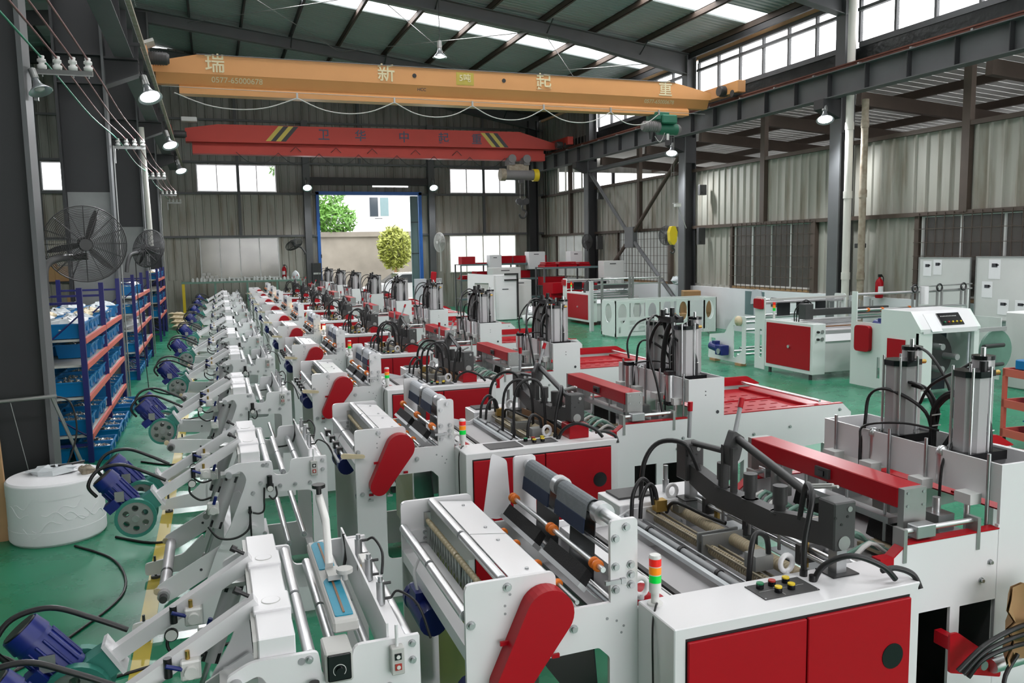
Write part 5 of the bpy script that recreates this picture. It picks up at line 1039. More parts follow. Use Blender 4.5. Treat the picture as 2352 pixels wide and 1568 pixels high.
# ---------------------------------------------------------------- wall fans
def fan(loc, R_, az, tilt, label, elbow, blades=3, rings=20, spokes=16, bang=.4, m='iron'):
    t = thing('wall_fan', label, 'fan', loc, 0, 'industrial wall fans'); X = Matrix.Rotation(az, 4, 'Z') @ Matrix.Rotation(tilt, 4, 'X')
    def P3(r, a, y): return X @ Vector((r*math.cos(a), y, r*math.sin(a)))
    dome = lambda r: -.02-.09*(1-(r/R_)**2)
    for s_, nm in ((1, 'front_guard'), (-1, 'rear_guard')):
        mb = MB()
        for k in range(rings): r = R_*(.14+.86*(k+1)/rings); mb.tube([P3(r, 2*math.pi*j/36, dome(r)*s_) for j in range(36)], .0028 if k < rings-1 else .007, 4, closed=True)
        part(nm, mb, m, t)
        mb = MB()
        for k in range(spokes): a = 2*math.pi*k/spokes; mb.tube([P3(R_*f_, a, (dome(R_*f_)-.004)*s_) for f_ in (.12, .4, .7, 1)], .0035, 4)
        part('guard_ribs', mb, m, t)
    part('hub_cap', MB().cyl(X @ Vector((0, -.12, 0)), X @ Vector((0, -.1, 0)), R_*.15, 18), m, t); part('motor', MB().cyl(X @ Vector((0, .0, 0)), X @ Vector((0, .2, 0)), R_*.19, 16), m, t); part('rotor_hub', MB().cyl(X @ Vector((0, -.06, 0)), X @ Vector((0, 0, 0)), R_*.13, 16), m, t)
    for k in range(blades):
        a = bang+2*math.pi*k/blades; pr = [(.1, -.05), (.35, -.1), (.7, -.09), (.93, -.02), (.93, .03), (.7, .07), (.35, .07), (.1, .04)]; mb = MB(); v = []
        for dy in (-.004, .004):
            for (r, o) in pr: v.append(X @ Vector((R_*(r*math.cos(a)-o*math.sin(a)), -.03+dy+o*.25*R_, R_*(r*math.sin(a)+o*math.cos(a)))))
        n = len(pr); mb.add(v, [tuple(range(n)), tuple(range(2*n-1, n-1, -1))]+[(i, (i+1) % n, n+(i+1) % n, n+i) for i in range(n)]); part('blade', mb, m, t)
    part('arm_pipe', MB().tube([Vector(e) for e in elbow], .035 if R_ > .3 else .02, 10, steps=5), m, t); return t
fan((-1.17, 9.2, 2.53), .375, .15, .08, 'large black industrial fan on the first column', [(0, .12, -.12), (-.12, .1, -.13), (-.22, -.2, -.14), (-.3, -.35, -.2), (-.31, -.42, -.32), (-.31, -.42, -.5)], bang=1.25)
fan((-1.02, 15.75, 2.53), .33, -.7, -.25, 'second black industrial fan, turned aside above the blue racks', [(0, .1, -.06), (-.12, .05, -.07), (-.28, -.05, -.1), (-.34, -.1, -.25), (-.36, -.12, -.4)], bang=.1)
fan((13.35, 22.6, 2.75), .3, -1.2, 0, 'black wall fan on the column beside the barred window', [(.02, .1, -.1), (.1, -.1, -.2), (.15, -.2, -.35)], bang=.5)
fan((13.3, 28.3, 2.65), .28, -1.3, 0, 'black wall fan on the column at the far end of the X-brace', [(.02, .1, -.1), (.1, .2, -.2), (.15, .3, -.35)], bang=.9)
fan((3.1, 33.7, 2.75), .35, .6, .9, 'small black wall fan tilted up on the post by the door', [(0, .1, -.05), (.25, .1, -.1), (.4, .0, -.3), (.4, 0, -.4)], bang=.2)
fan((8.95, 33.4, 2.75), .4, -1.25, 0, 'pale wall fan seen edge-on at the back wall by the door', [(.02, .1, -.1), (.1, .2, -.4), (.1, .2, -1.2)], bang=.9, m='lgrey')

# ---------------------------------------------------------------- insulator brackets and wires
IB = Tmpl(); IB.add('angle_bar', MB().box(-.3, .26, -.02, .02, -.05, -.0).box(-.3, .26, -.02, -.015, -.06, 0), 'galv')
IB.add('bracket_leg', MB().box(-.29, -.25, -.02, .02, -.35, 0), 'galv')
for k in range(4):
    x = -.2+.14*k; i = IB.add('insulator', MB().lathe((x, 0, 0), (x, 0, .2), [(0, .02), (.01, .042), (.045, .045), (.055, .028), (.075, .028), (.085, .042), (.11, .04), (.12, .025), (.135, .03), (.15, .028), (.155, .01)], 14), 'ceramic'); IB.add('pin', MB().cyl((x, 0, -.08), (x, 0, 0), .008, 6), 'galv', i)
IY = [(8.68, 4.1), (15.3, 4.22), (22.05, 4.3), (28.85, 4.35), (33.6, 4.38)]
for (y, z), nm in zip(IY, ('first', 'second', 'third', 'fourth', 'last')): IB.spawn('insulator_bracket', 'row of four white ceramic insulators on the %s column bracket from the camera' % nm, 'insulator', (-1.17, y, z), 0, 'insulator brackets').scale = (.9, .9, .8)
for k in range(4):
    x = -1.17-.18+.126*k; pts = [(x-.1, -3, 4.35)]+[(x, y, z+.105) for y, z in IY]; full = []
    for a, b in zip(pts[:-1], pts[1:]): full += [a, ((a[0]+b[0])/2, (a[1]+b[1])/2, (a[2]+b[2])/2-.07)]
    full.append(pts[-1]); one('power_wire', MB().tube(full, .009, 6, steps=4), 'wireg' if k == 0 else 'wirer', ['green power wire', 'dusty red power wire next to the green one', 'dusty red power wire, third of the four', 'dusty red power wire at the far side of the four'][k]+' strung over the insulators', 'wire', 'power wires along the columns')

# ---------------------------------------------------------------- blue racks with bins
def bin_tmpl():
    T = Tmpl(); w_, d_, h_, t_ = .40, .30, .17, .008; mb = MB(); o = [(-.5, -.5), (.5, -.5), (.5, .5), (-.5, .5)]; v = []
    for s_, z, inn in ((.86, 0, 0), (1, h_, 0), (1, h_, 1), (.86, t_, 1)):
        for a, b in o: v.append((a*(w_*s_-inn*2*t_), b*(d_*s_-inn*2*t_), z))
    f = [(3, 2, 1, 0)]
    for k in range(3): f += [(k*4+i, k*4+(i+1) % 4, k*4+4+(i+1) % 4, k*4+4+i) for i in range(4)]
    f.append((12, 13, 14, 15)); mb.add(v, f); T.add('bin_shell', mb, 'binb'); T.add('bin_rim', MB().prism([[(a*(w_+.02), b*(d_+.02)) for a, b in o], [(a*(w_-.016), b*(d_-.016)) for a, b in o]], h_-.012, h_+.004, 'z'), 'binb'); T.add('label_slot', MB().box(w_*.47, w_*.5, -.06, .06, .05, .12), 'binb'); return T, w_, d_, h_
BT, bw_, bd_, bh_ = bin_tmpl()
def fittings(seed, n, wx, wy, dome, s_=.016):           # a heap of small metal fittings
    q = random.Random(seed); mb = MB()
    for _ in range(n):
        x, y = q.uniform(-1, 1), q.uniform(-1, 1); z = dome*(1-max(abs(x), abs(y))**2)*q.random(); c = Vector((x*wx/2, y*wy/2, z)); a = Vector((q.uniform(-1, 1), q.uniform(-1, 1), q.uniform(-1, 1))).normalized(); mb.cyl(c-a*s_, c+a*s_, s_*q.uniform(.4, .8), 5, smooth=False)
    return mb
FT = [fittings(i, 150, .33, .24, .07).mesh('fittings') for i in range(4)]
for me in FT: me.materials.append(M['galv'])
BAGS = []
for i in range(5):
    q = random.Random(40+i); mb = MB(); n, r = 9, 6; v = []
    for a in range(r+1):
        for b in range(n): th = 2*math.pi*b/n; rr_ = math.sin(math.pi*(a+.35)/(r+.7))*(1+q.uniform(-.25, .25)); v.append((rr_*.2*math.cos(th), rr_*.15*math.sin(th), .16*(1-math.cos(math.pi*a/r))/2*(1+q.uniform(-.15, .2))))
    mb.add(v, [(a*n+b, a*n+(b+1) % n, (a+1)*n+(b+1) % n, (a+1)*n+b) for a in range(r) for b in range(n)]); me = mb.mesh('parts_bag'); me.materials.append(M[('plastic', 'paper', 'plastic', 'cream', 'plastic')[i]]); BAGS.append(me)
def rack(y0, ys, shelves, label, x0=-2.3, x1=-1.45):
    t = thing('storage_rack', label, 'rack', (0, y0, 0), 0, 'blue storage racks'); L = ys[-1]
    for y in ys:
        for x in (x0, x1): part('upright', MB().box(x-.03, x+.03, y-.025, y+.025, 0, 2.05), 'rackb', t); 
        part('frame_tie', MB().box(x0, x1, y-.012, y+.012, 1.86, 1.89).box(x0, x1, y-.012, y+.012, .2, .23), 'rackb', t)
        part('frame_brace', MB().tube([(x0, y, .95), (x1, y, .3)], .012, 4), 'rackb', t); part('frame_brace', MB().tube([(x0, y, .98), (x1, y, 1.75)], .012, 4), 'rackb', t)
    for z in shelves:
        for a, b in zip(ys[:-1], ys[1:]): part('shelf_beam', MB().box(x1+.005, x1+.035, a+.02, b-.02, z-.06, z+.005), 'racko', t); part('shelf_beam', MB().box(x0-.035, x0-.005, a+.02, b-.02, z-.06, z), 'racko', t)
        part('shelf_board', MB().box(x0+.02, x1-.005, .02, L-.02, z-.03, z-.005), 'lgrey', t)
    return t
R1 = rack(10.6, [0, 2.0, 4.1], [1.46, 1.16, .78, .33], 'blue and coral storage rack beside the film roll, full of blue bins')
R2 = rack(17.4, [0, 2.1, 4.0], [1.62, 1.3, .98, .55], 'blue and coral storage rack in the middle of the three')
R3 = rack(25.0, [0, 1.7, 3.3], [1.75, 1.45, 1.1, .7], 'blue and coral storage rack at the far end of the column row')
nb = [0]
SH = {1.46: 'top', 1.16: 'second', .78: 'third', .33: 'lowest'}
def shelf_bins(y0, L, z, where, seed, x1=-1.45, fillp=.8, bagp=0.):
    q = random.Random(seed); n = int(L/.33)
    for r_ in range(2):
        x = x1-.2-.42*r_
        for k in range(n):
            if q.random() > fillp: continue
            y = y0+.2+k*(L-.35)/max(1, n-1); nb[0] += 1
            wh = 'front' if r_ == 0 else 'back'
            BT.spawn('parts_bin', '%s blue bin from the near end, %s row, %s' % (ORDW[k], wh, where), 'bin', (x+q.uniform(-.01, .01), y, z+.001), 0, 'blue bins on the racks')
            if q.random() < .85-bagp:
                o = link('metal_fittings', FT[q.randrange(4)]); o.location = (x, y, z+.12); tag(o, 'silvery fittings in %s %s-row bin, %s' % (ORDW[k], wh, where), 'fittings', 'fittings in the bins', 'stuff')
            elif bagp: o = link('parts_bag', BAGS[q.randrange(5)]); o.location = (x, y, z+.06); o.rotation_euler = (0, 0, q.uniform(0, 3)); tag(o, 'crumpled parts bag in %s %s-row bin, %s' % (ORDW[k], wh, where), 'bag', 'bags in the bins')
shelf_bins(10.6, 4.0, 1.462, 'top shelf of first rack', 1, bagp=.6); shelf_bins(10.6, 4.0, 1.162-.0, 'second shelf of first rack', 2, fillp=.7); shelf_bins(10.6, 4.0, .782, 'third shelf of first rack', 3); shelf_bins(10.6, 4.0, .332, 'lowest shelf of first rack', 4)
shelf_bins(10.6, 4.0, .0, 'floor under first rack', 5, x1=-1.25, fillp=.9)
shelf_bins(17.4, 3.9, 1.622, 'top shelf of middle rack', 6, fillp=.6, bagp=.7); shelf_bins(17.4, 3.9, 1.302, 'second shelf of middle rack', 7, fillp=.5, bagp=.4); shelf_bins(17.4, 3.9, .55, 'lowest shelf of middle rack', 9, fillp=.5); shelf_bins(17.4, 3.9, .0, 'floor under middle rack', 10, fillp=.7)
shelf_bins(25.0, 3.2, 1.752, 'top shelf of far rack', 11, fillp=.5, bagp=.5); shelf_bins(25.0, 3.2, 1.1, 'third shelf of far rack', 12, fillp=.6); shelf_bins(25.0, 3.2, .7, 'lowest shelf of far rack', 13, fillp=.6)
for k in range(8):
    q = random.Random(90+k); o = link('parts_bag', BAGS[k % 5]); o.location = (-1.6-.5*q.random(), 17.7+.45*k, .985 if k < 4 else .985); o.rotation_euler = (0, 0, q.uniform(0, 3)); tag(o, '%s bag of parts from the near end, third shelf of the middle rack' % ORDW[k], 'bag', 'bags on the middle rack')
# ---------------------------------------------------------------- floor objects on the column side
t = thing('film_roll', 'huge white wrapped film roll standing on the floor beside the first column', 'roll', (-1.38, 7.92, 0))
part('wrapped_film', MB().cyl((0, 0, .02), (0, 0, .515), .376, 48).cyl((0, 0, 0), (0, 0, .02), .36, 48, .376).cyl((0, 0, .515), (0, 0, .53), .376, 48, .362), 'paper', t)
for z0_, z1_ in ((.03, .13), (.4, .51)): part('wrap_band', MB().cyl((0, 0, z0_), (0, 0, z1_), .3785, 48), 'paper', t)
q = random.Random(2)
for k in range(9):
    a0_ = -2.6+.22*k; z_ = q.uniform(.13, .34); part('film_crease', MB().tube([(.3768*math.cos(a0_+.1*j), .3768*math.sin(a0_+.1*j), z_+.03*math.sin(j*1.3+k)+.012*j*(1 if k % 2 else -1)) for j in range(7)], .0022, 4, steps=2), 'paper', t)
o = link('crumpled_bag', BAGS[0]); o.location = (-1.42, 8.0, .505); o.scale = (1., .9, .55); tag(o, 'crumpled clear bag with a black tool on the film roll', 'bag')
one('knife', MB().tube([(-1.35, 7.95, .60), (-1.25, 8.02, .59), (-1.17, 8.1, .585)], .012, 6, steps=3), 'black', 'black utility knife lying on the film roll', 'knife')
o = link('rag', BAGS[3]); o.location = (-1.12, 7.86, .515); o.scale = (.32, .42, .5); tag(o, 'small brown rag on the rim of the film roll', 'rag'); o.material_slots[0].link = 'OBJECT'; o.material_slots[0].material = M['oldpipe']
one('wood_plank', MB().box(-.09, .09, -.02, .02, 0, 2.4).xf(Tr(-1.83, 7.9, 0) @ Matrix.Rotation(-.03, 4, 'Y')), 'wood', 'pale wooden plank leaning behind the film roll', 'plank')
t = thing('pipe_stand', 'thin grey pipe frame with slanting leg beside the first column', 'pipe')
part('rail', MB().cyl((-2.4, 8.3, 1.12), (-1.38, 8.3, 1.16), .018, 8), 'galv', t); part('leg', MB().cyl((-1.42, 8.3, 1.16), (-1.15, 8.75, .0), .016, 8), 'galv', t)
def cable(name, pts, r, label, m='cable', cat='cable', steps=7): return one(name, MB().tube(pts, r, 6, steps=steps), m, label, cat)
cable('hanging_cable', [(-1.4, 8.3, 1.16), (-1.28, 8.35, 1.08), (-1.25, 8.36, .8), (-1.35, 8.3, .5), (-1.5, 8.3, .3)], .008, 'black cable hanging from the pipe frame')
cable('floor_cable', [(-1.2, 7.5, .008), (-.85, 7.0, .008), (-.72, 6.3, .008), (-.95, 5.7, .008), (-1.25, 5.25, .008), (-1.7, 5.05, .008), (-2.2, 5.0, .008)], .01, 'black cable curving across the green floor past the film roll')
cable('floor_cable', [(-1.9, 5.55, .008), (-1.45, 5.6, .008), (-1.2, 5.35, .008), (-1.28, 5.1, .018), (-.9, 4.95, .008), (-.3, 5.1, .008), (.2, 5.25, .008)], .01, 'black cable looping on the floor in front of the yellow line')
for k in range(3): cable('floor_cable', [(-.9, 7.6+2.75*k, .01), (-.55, 7.3+2.75*k, .01), (-.2, 7.45+2.75*k, .01), (.2, 7.7+2.75*k, .01)], .012, 'black cable on the floor under the %s unwind stand' % ORD[k+1])
cable('coiled_cable', [(-1.2, 16.2, .01), (-1.0, 15.6, .01), (-.7, 15.2, .01), (-.5, 15.6, .01)], .012, 'black cable lying beside the middle rack')
one('thin_rod', MB().cyl((-1.75, 8.3, 1.15), (-1.65, 8.3, .5), .004, 6), 'galv', 'thin wire hanging from the pipe frame', 'wire')
cable('drop_cable', [(-1.3, 16.5, 2.3), (-1.3, 16.5, 1.6), (-1.25, 16.4, .8), (-1.2, 16.2, .01)], .008, 'black cable dropping from the second fan')
t = thing('service_pipe', 'pale pipe clipped to the third column', 'pipe', (-1.32, 21.4, 0)); part('pipe', MB().cyl((0, 0, 2.5), (-.06, .1, 5.4), .06, 12), 'pvc', t); part('collar', MB().cyl((0, 0, 2.5), (0, 0, 2.6), .075, 12), 'pvc', t); part('clip', MB().box(-.14, -.05, .0, .05, 3.0, 3.04), 'galv', t)
# wires dropping from the brackets
for i, (y, z) in enumerate(IY[1:4]): one('conduit', MB().cyl((-1.42, y-.05, .0), (-1.42, y-.05, z), .013, 6), 'galv', 'thin grey conduit on the %s column of the middle row' % ORD[i+1], 'conduit', 'conduits on the columns')
# stuff beyond the column row
for k, (x, y, z, w_, h_) in enumerate(((-4.4, 31.5, 1.6, 1.1, .5), (-5.2, 31.5, 1.6, .5, .7), (-4.1, 31.2, .55, 1.0, .55), (-3.2, 31.2, .55, .8, .5))): one('carton', MB().rbox(x-w_/2, x+w_/2, y-.3, y+.3, z, z+h_, .01), 'carton', ['long brown carton on the dark shelf beyond the columns', 'upright brown carton on the dark shelf beyond the columns', 'brown carton stacked under the dark shelf', 'brown carton under the shelf beside a column'][k], 'carton', 'cartons beyond the columns')
t = thing('steel_shelf', 'dark steel shelf with cartons beyond the column row', 'shelf', (0, 31.4, 0))
part('shelf_board', MB().box(-6, -2.6, -.4, .4, 1.54, 1.6), 'dsteel', t); part('shelf_board', MB().box(-6, -2.6, -.4, .4, .48, .54), 'dsteel', t)
for x in (-5.95, -4.3, -2.65): part('upright', MB().box(x-.03, x+.03, -.4, -.35, 0, 2.6), 'dsteel', t)
for k in range(5): part('mesh_bar', MB().box(-6, -2.6, .36, .38, 1.8+.16*k, 1.82+.16*k), 'rsteel', t)
for k, x in enumerate((-4.75, -4.4, -4.1)): one('timber_batten', MB().box(-.05, .05, -.03, .03, 0, 2.4).xf(Tr(x-.6, 24+.3*k, 0) @ Matrix.Rotation(-.12-.04*k, 4, 'Y')), 'wood', '%s wooden batten leaning beyond the racks' % ORDW[k], 'batten', 'leaning battens')
t = thing('reel_bag', 'large printed white sack beyond the first rack', 'sack', (-2.9, 13.2, 0)); part('sack', MB().lathe((0, 0, 0), (0, 0, 1.6), [(0, .4), (.1, .5), (.8, .55), (1.3, .5), (1.5, .35), (1.55, .1)], 18), 'paper', t)
for k in range(7): part('print_mark', MB().tube([(.56*math.cos(a), .56*math.sin(a), .55+.16*k+.05*math.sin(3*a)) for a in [-1.9+.15*j+.2*(k % 3) for j in range(5)]], .02, 4), 'ink', t)
for k in range(4):
    o = link('coiled_hose_sack', BAGS[3]); o.location = (-1.0-.05*k, 28.6+.25*k, .12*k+.02); o.scale = (1.4, 1.6, .9); tag(o, '%s beige sack from the floor in the stack by the far rack' % ORDW[k], 'sack', 'beige sacks')
# ---------------------------------------------------------------- bench at the back wall
t = thing('work_bench', 'teal steel bench along the back wall with yellow end leg', 'bench', (0, 33.2, 0))
part('bench_top', MB().box(-1.1, 3.3, -.35, .4, 1.34, 1.4), 'teflon', t); part('lower_shelf', MB().box(-1.0, 3.2, -.3, .35, .3, .34), 'dsteel', t)
for x in (.05, 1.2, 2.3, 3.2): part('leg', MB().box(x, x+.07, -.33, -.26, 0, 1.34), 'teflon', t)
part('leg', MB().box(-1.08, -.98, -.33, -.26, 0, 1.34), 'yellow', t)
q = random.Random(5)
for k in range(26): x = -.7+.145*k+q.uniform(-.03, .03); h_ = .06+.07*q.random(); one('machined_part', MB().cyl((x, 33.05, 1.4), (x, 33.05, 1.4+h_), .05, 8).cyl((x, 33.05, 1.4+h_), (x, 33.05, 1.4+h_*1.3), .025, 8), 'offwhite', '%s small pale machined part on the bench from the yellow leg' % ORDW[k], 'part', 'machined parts on the bench')
for k in range(10): r_, c = divmod(k, 4); one('stacked_block', MB().rbox(-.45+.16*c+.05*r_, -.32+.16*c+.05*r_, 33.25, 33.4, 1.4+.11*r_, 1.505+.11*r_, .01), 'lgrey', '%s pale block of the little pyramid on the bench' % ORDW[k], 'block', 'block pyramid on the bench')
one('carrier_bag', MB().lathe((3.05, 33.1, 1.4), (3.05, 33.1, 1.75), [(0, .13), (.12, .17), (.25, .12), (.34, .03)], 10), 'plastic', 'white carrier bag at the end of the bench', 'bag')
t = thing('wall_cabinet', 'grey electrical cabinet on the back wall beside the blue door frame', 'cabinet', (3.95, 33.9, 0)); part('box', MB().box(-.18, .18, -.15, .1, 1.2, 2.0), 'dsteel', t); part('shelf', MB().box(-.14, .14, -.16, -.15, 1.55, 1.62), 'lgrey', t)
# ---------------------------------------------------------------- fire extinguishers, cameras, small boxes
def extinguisher(loc, label):
    t = thing('fire_extinguisher', label, 'extinguisher', loc, 0, 'fire extinguishers'); part('tank', MB().lathe((0, 0, 0), (0, 0, .5), [(0, .07), (.02, .085), (.34, .085), (.4, .06), (.43, .025), (.46, .025)], 16), 'red', t); part('valve', MB().box(-.03, .05, -.02, .02, .46, .52), 'black', t); part('hose', MB().tube([(.05, 0, .5), (.11, 0, .42), (.1, 0, .2)], .012, 6, steps=4), 'black', t); part('label_patch', MB().prism([(.088*math.cos(a), .088*math.sin(a)) for a in [-2.6+.2*j for j in range(8)]]+[(.084*math.cos(a), .084*math.sin(a)) for a in [-1.2-.2*j for j in range(8)]], .12, .26, 'z'), 'paper', t)
extinguisher((13.75, 14.25, 1.2), 'red fire extinguisher on the low white wall beside the rusty drainpipe'); extinguisher((13.7, 27.4, 1.22), 'red fire extinguisher by the column near the red-topped racks'); extinguisher((2.7, 34.0, 1.45), 'red fire extinguisher on the back wall above the bench')
t = thing('security_camera', 'white security camera on a slanting arm on the column', 'camera', (13.5, 21.8, 0)); part('arm', MB().cyl((.1, .08, 2.95), (-.3, -.1, 3.6), .012, 6), 'lgrey', t); part('camera_body', MB().rbox(-.42, -.22, -.16, -.04, 3.58, 3.68, .01), 'ceramic', t); part('lens_hood', MB().box(-.45, -.22, -.17, -.03, 3.68, 3.69), 'ceramic', t)
for k, (y, z, h_) in enumerate(((21.35, 2.45, .5), (28.2, 2.35, .5), (21.3, 3.9, .3), (28.1, 4.2, .25), (14.9, 2.3, .1))): one('switch_box', MB().rbox(13.62, 13.85, y-.13, y, z, z+h_, .01).box(13.68, 13.72, y-.16, y-.13, z+.05, z+.1), 'iron', ['black speaker box on the column beside the barred windows', 'black speaker box on the far column of the X-brace', 'small black floodlight high on the column beside the barred windows', 'small black floodlight high on the far X-brace column', 'small black hook box on the column by the drainpipe'][k], 'box', 'boxes on the columns')
t = thing('carrier_bag', 'crumpled plastic bag on the low white wall beside the column', 'bag', (13.75, 22.6, 1.2)); o = link('bag', BAGS[2], t); o.scale = (1.1, 1.3, 1.6)
# ---------------------------------------------------------------- whiteboards and papers
def board(y0, y1, z0, z1, label, papers):
    t = thing('whiteboard', label, 'whiteboard', (13.62, 0, 0), 0, 'whiteboards'); part('panel', MB().box(0, .02, y0, y1, z0, z1), 'offwhite', t); part('rim', MB().box(-.01, .025, y0-.02, y0, z0-.02, z1+.02).box(-.01, .025, y1, y1+.02, z0-.02, z1+.02).box(-.01, .025, y0, y1, z1, z1+.02).box(-.01, .025, y0, y1, z0-.02, z0), 'galv', t)
    for y in (y0+.1, y1-.1): part('easel_leg', MB().box(.025, .06, y-.02, y+.02, 0, z1-.1), 'galv', t)
    for (py, pz, w_, h_) in papers:
        s_ = part('paper_sheet', MB().box(-.004, 0, py, py+w_, pz, pz+h_), 'paper', t); part('printed_drawing', MB().box(-.006, -.004, py+w_*.25, py+w_*.75, pz+h_*.6, pz+h_*.8).box(-.006, -.004, py+w_*.15, py+w_*.4, pz+h_*.68, pz+h_*.76), 'ink', s_)
board(11.85, 13.05, 1.0, 2.08, 'whiteboard with two small sheets leaning by the barred window', [(12.75, 1.72, .2, .3), (12.5, 1.75, .2, .3)]); board(9.6, 11.7, .95, 2.1, 'whiteboard with many printed sheets in front of the barred window', [(11.2, 1.7, .24, .36), (11.35, 1.35, .22, .3), (11.0, 1.05, .22, .28), (10.65, 1.08, .22, .25), (10.3, 1.3, .24, .4), (10.0, 1.6, .24, .36)])
# ---------------------------------------------------------------- cartons by the column
for k, (x, y, z, w_, h_, a) in enumerate(((13.35, 20.9, 0, .75, .45, .1), (13.4, 21.5, 0, .6, .4, -.2), (13.4, 20.85, .45, .6, .38, .3), (13.5, 21.4, .4, .5, .35, .5), (13.35, 21.2, .8, .5, .3, -.4))): one('carton', MB().rbox(-w_/2, w_/2, -.25, .25, 0, h_, .012).xf(Tr(x, y, z) @ Rz(a)), 'carton', ['brown carton with a white label, lowest by the low white wall', 'brown carton on the floor behind the labelled one', 'torn brown carton, second layer of the heap', 'open brown carton against the wall in the heap', 'crushed brown carton, topmost of the heap'][k], 'carton', 'carton heap by the column')
t = thing('work_shirt', 'pale blue work shirt hanging on the low white wall', 'shirt', (13.885, 18.7, 0)); part('cloth', MB().prism(rnd([(-.28, .75), (-.18, 1.18), (.0, 1.22), (.2, 1.18), (.26, .8), (.12, .82), (.1, .45), (-.15, .48), (-.14, .85)], .03), -.06, -.02, 'x'), 'clothb', t); part('stain', MB().box(-.03, -.01, -.3, .55, .5, 1.15), 'doorteal', t)
one('small_poster', MB().box(13.84, 13.86, 17.6, 18.1, .78, 1.02), 'ink', 'small dark framed notice on the low white wall', 'notice')
# ---------------------------------------------------------------- red tool cart
t = thing('tool_cart', 'red three-tier steel tool cart with blue boxes', 'cart', (8.75, 6.6, 0), -.1)
for z in (.16, .5, .86): part('tray', MB().prism([[(-.3, -.25), (.5, -.25), (.5, .25), (-.3, .25)], [(-.28, -.23), (.48, -.23), (.48, .23), (-.28, .23)]], z, z+.09, 'z').box(-.29, .49, -.24, .24, z, z+.012), 'red' if False else 'racko', t)
for x in (-.28, .48):
    for y in (-.23, .23): l_ = part('leg', MB().box(x-.02, x+.02, y-.02, y+.02, .14, .94), 'racko', t); part('caster', MB().cyl((x, y-.02, .055), (x, y+.02, .055), .055, 12).box(x-.02, x+.02, y-.03, y+.03, .1, .15), 'black', l_)
one('flat_box', MB().rbox(8.5, 9.0, 6.35, 6.75, .95, 1.06, .01), 'binb', 'flat light blue box with a white label on top of the red cart', 'box'); one('flat_box', MB().rbox(8.52, 8.98, 6.37, 6.73, .875, .95, .01), 'navy', 'dark blue tray under the light blue box on the cart', 'box')
for k, z in enumerate((.512, .172)):
    BT.spawn('parts_bin', ['blue bin on the middle tier of the red cart', 'blue bin on the bottom tier of the red cart'][k], 'bin', (8.85, 6.56, z), -.1)
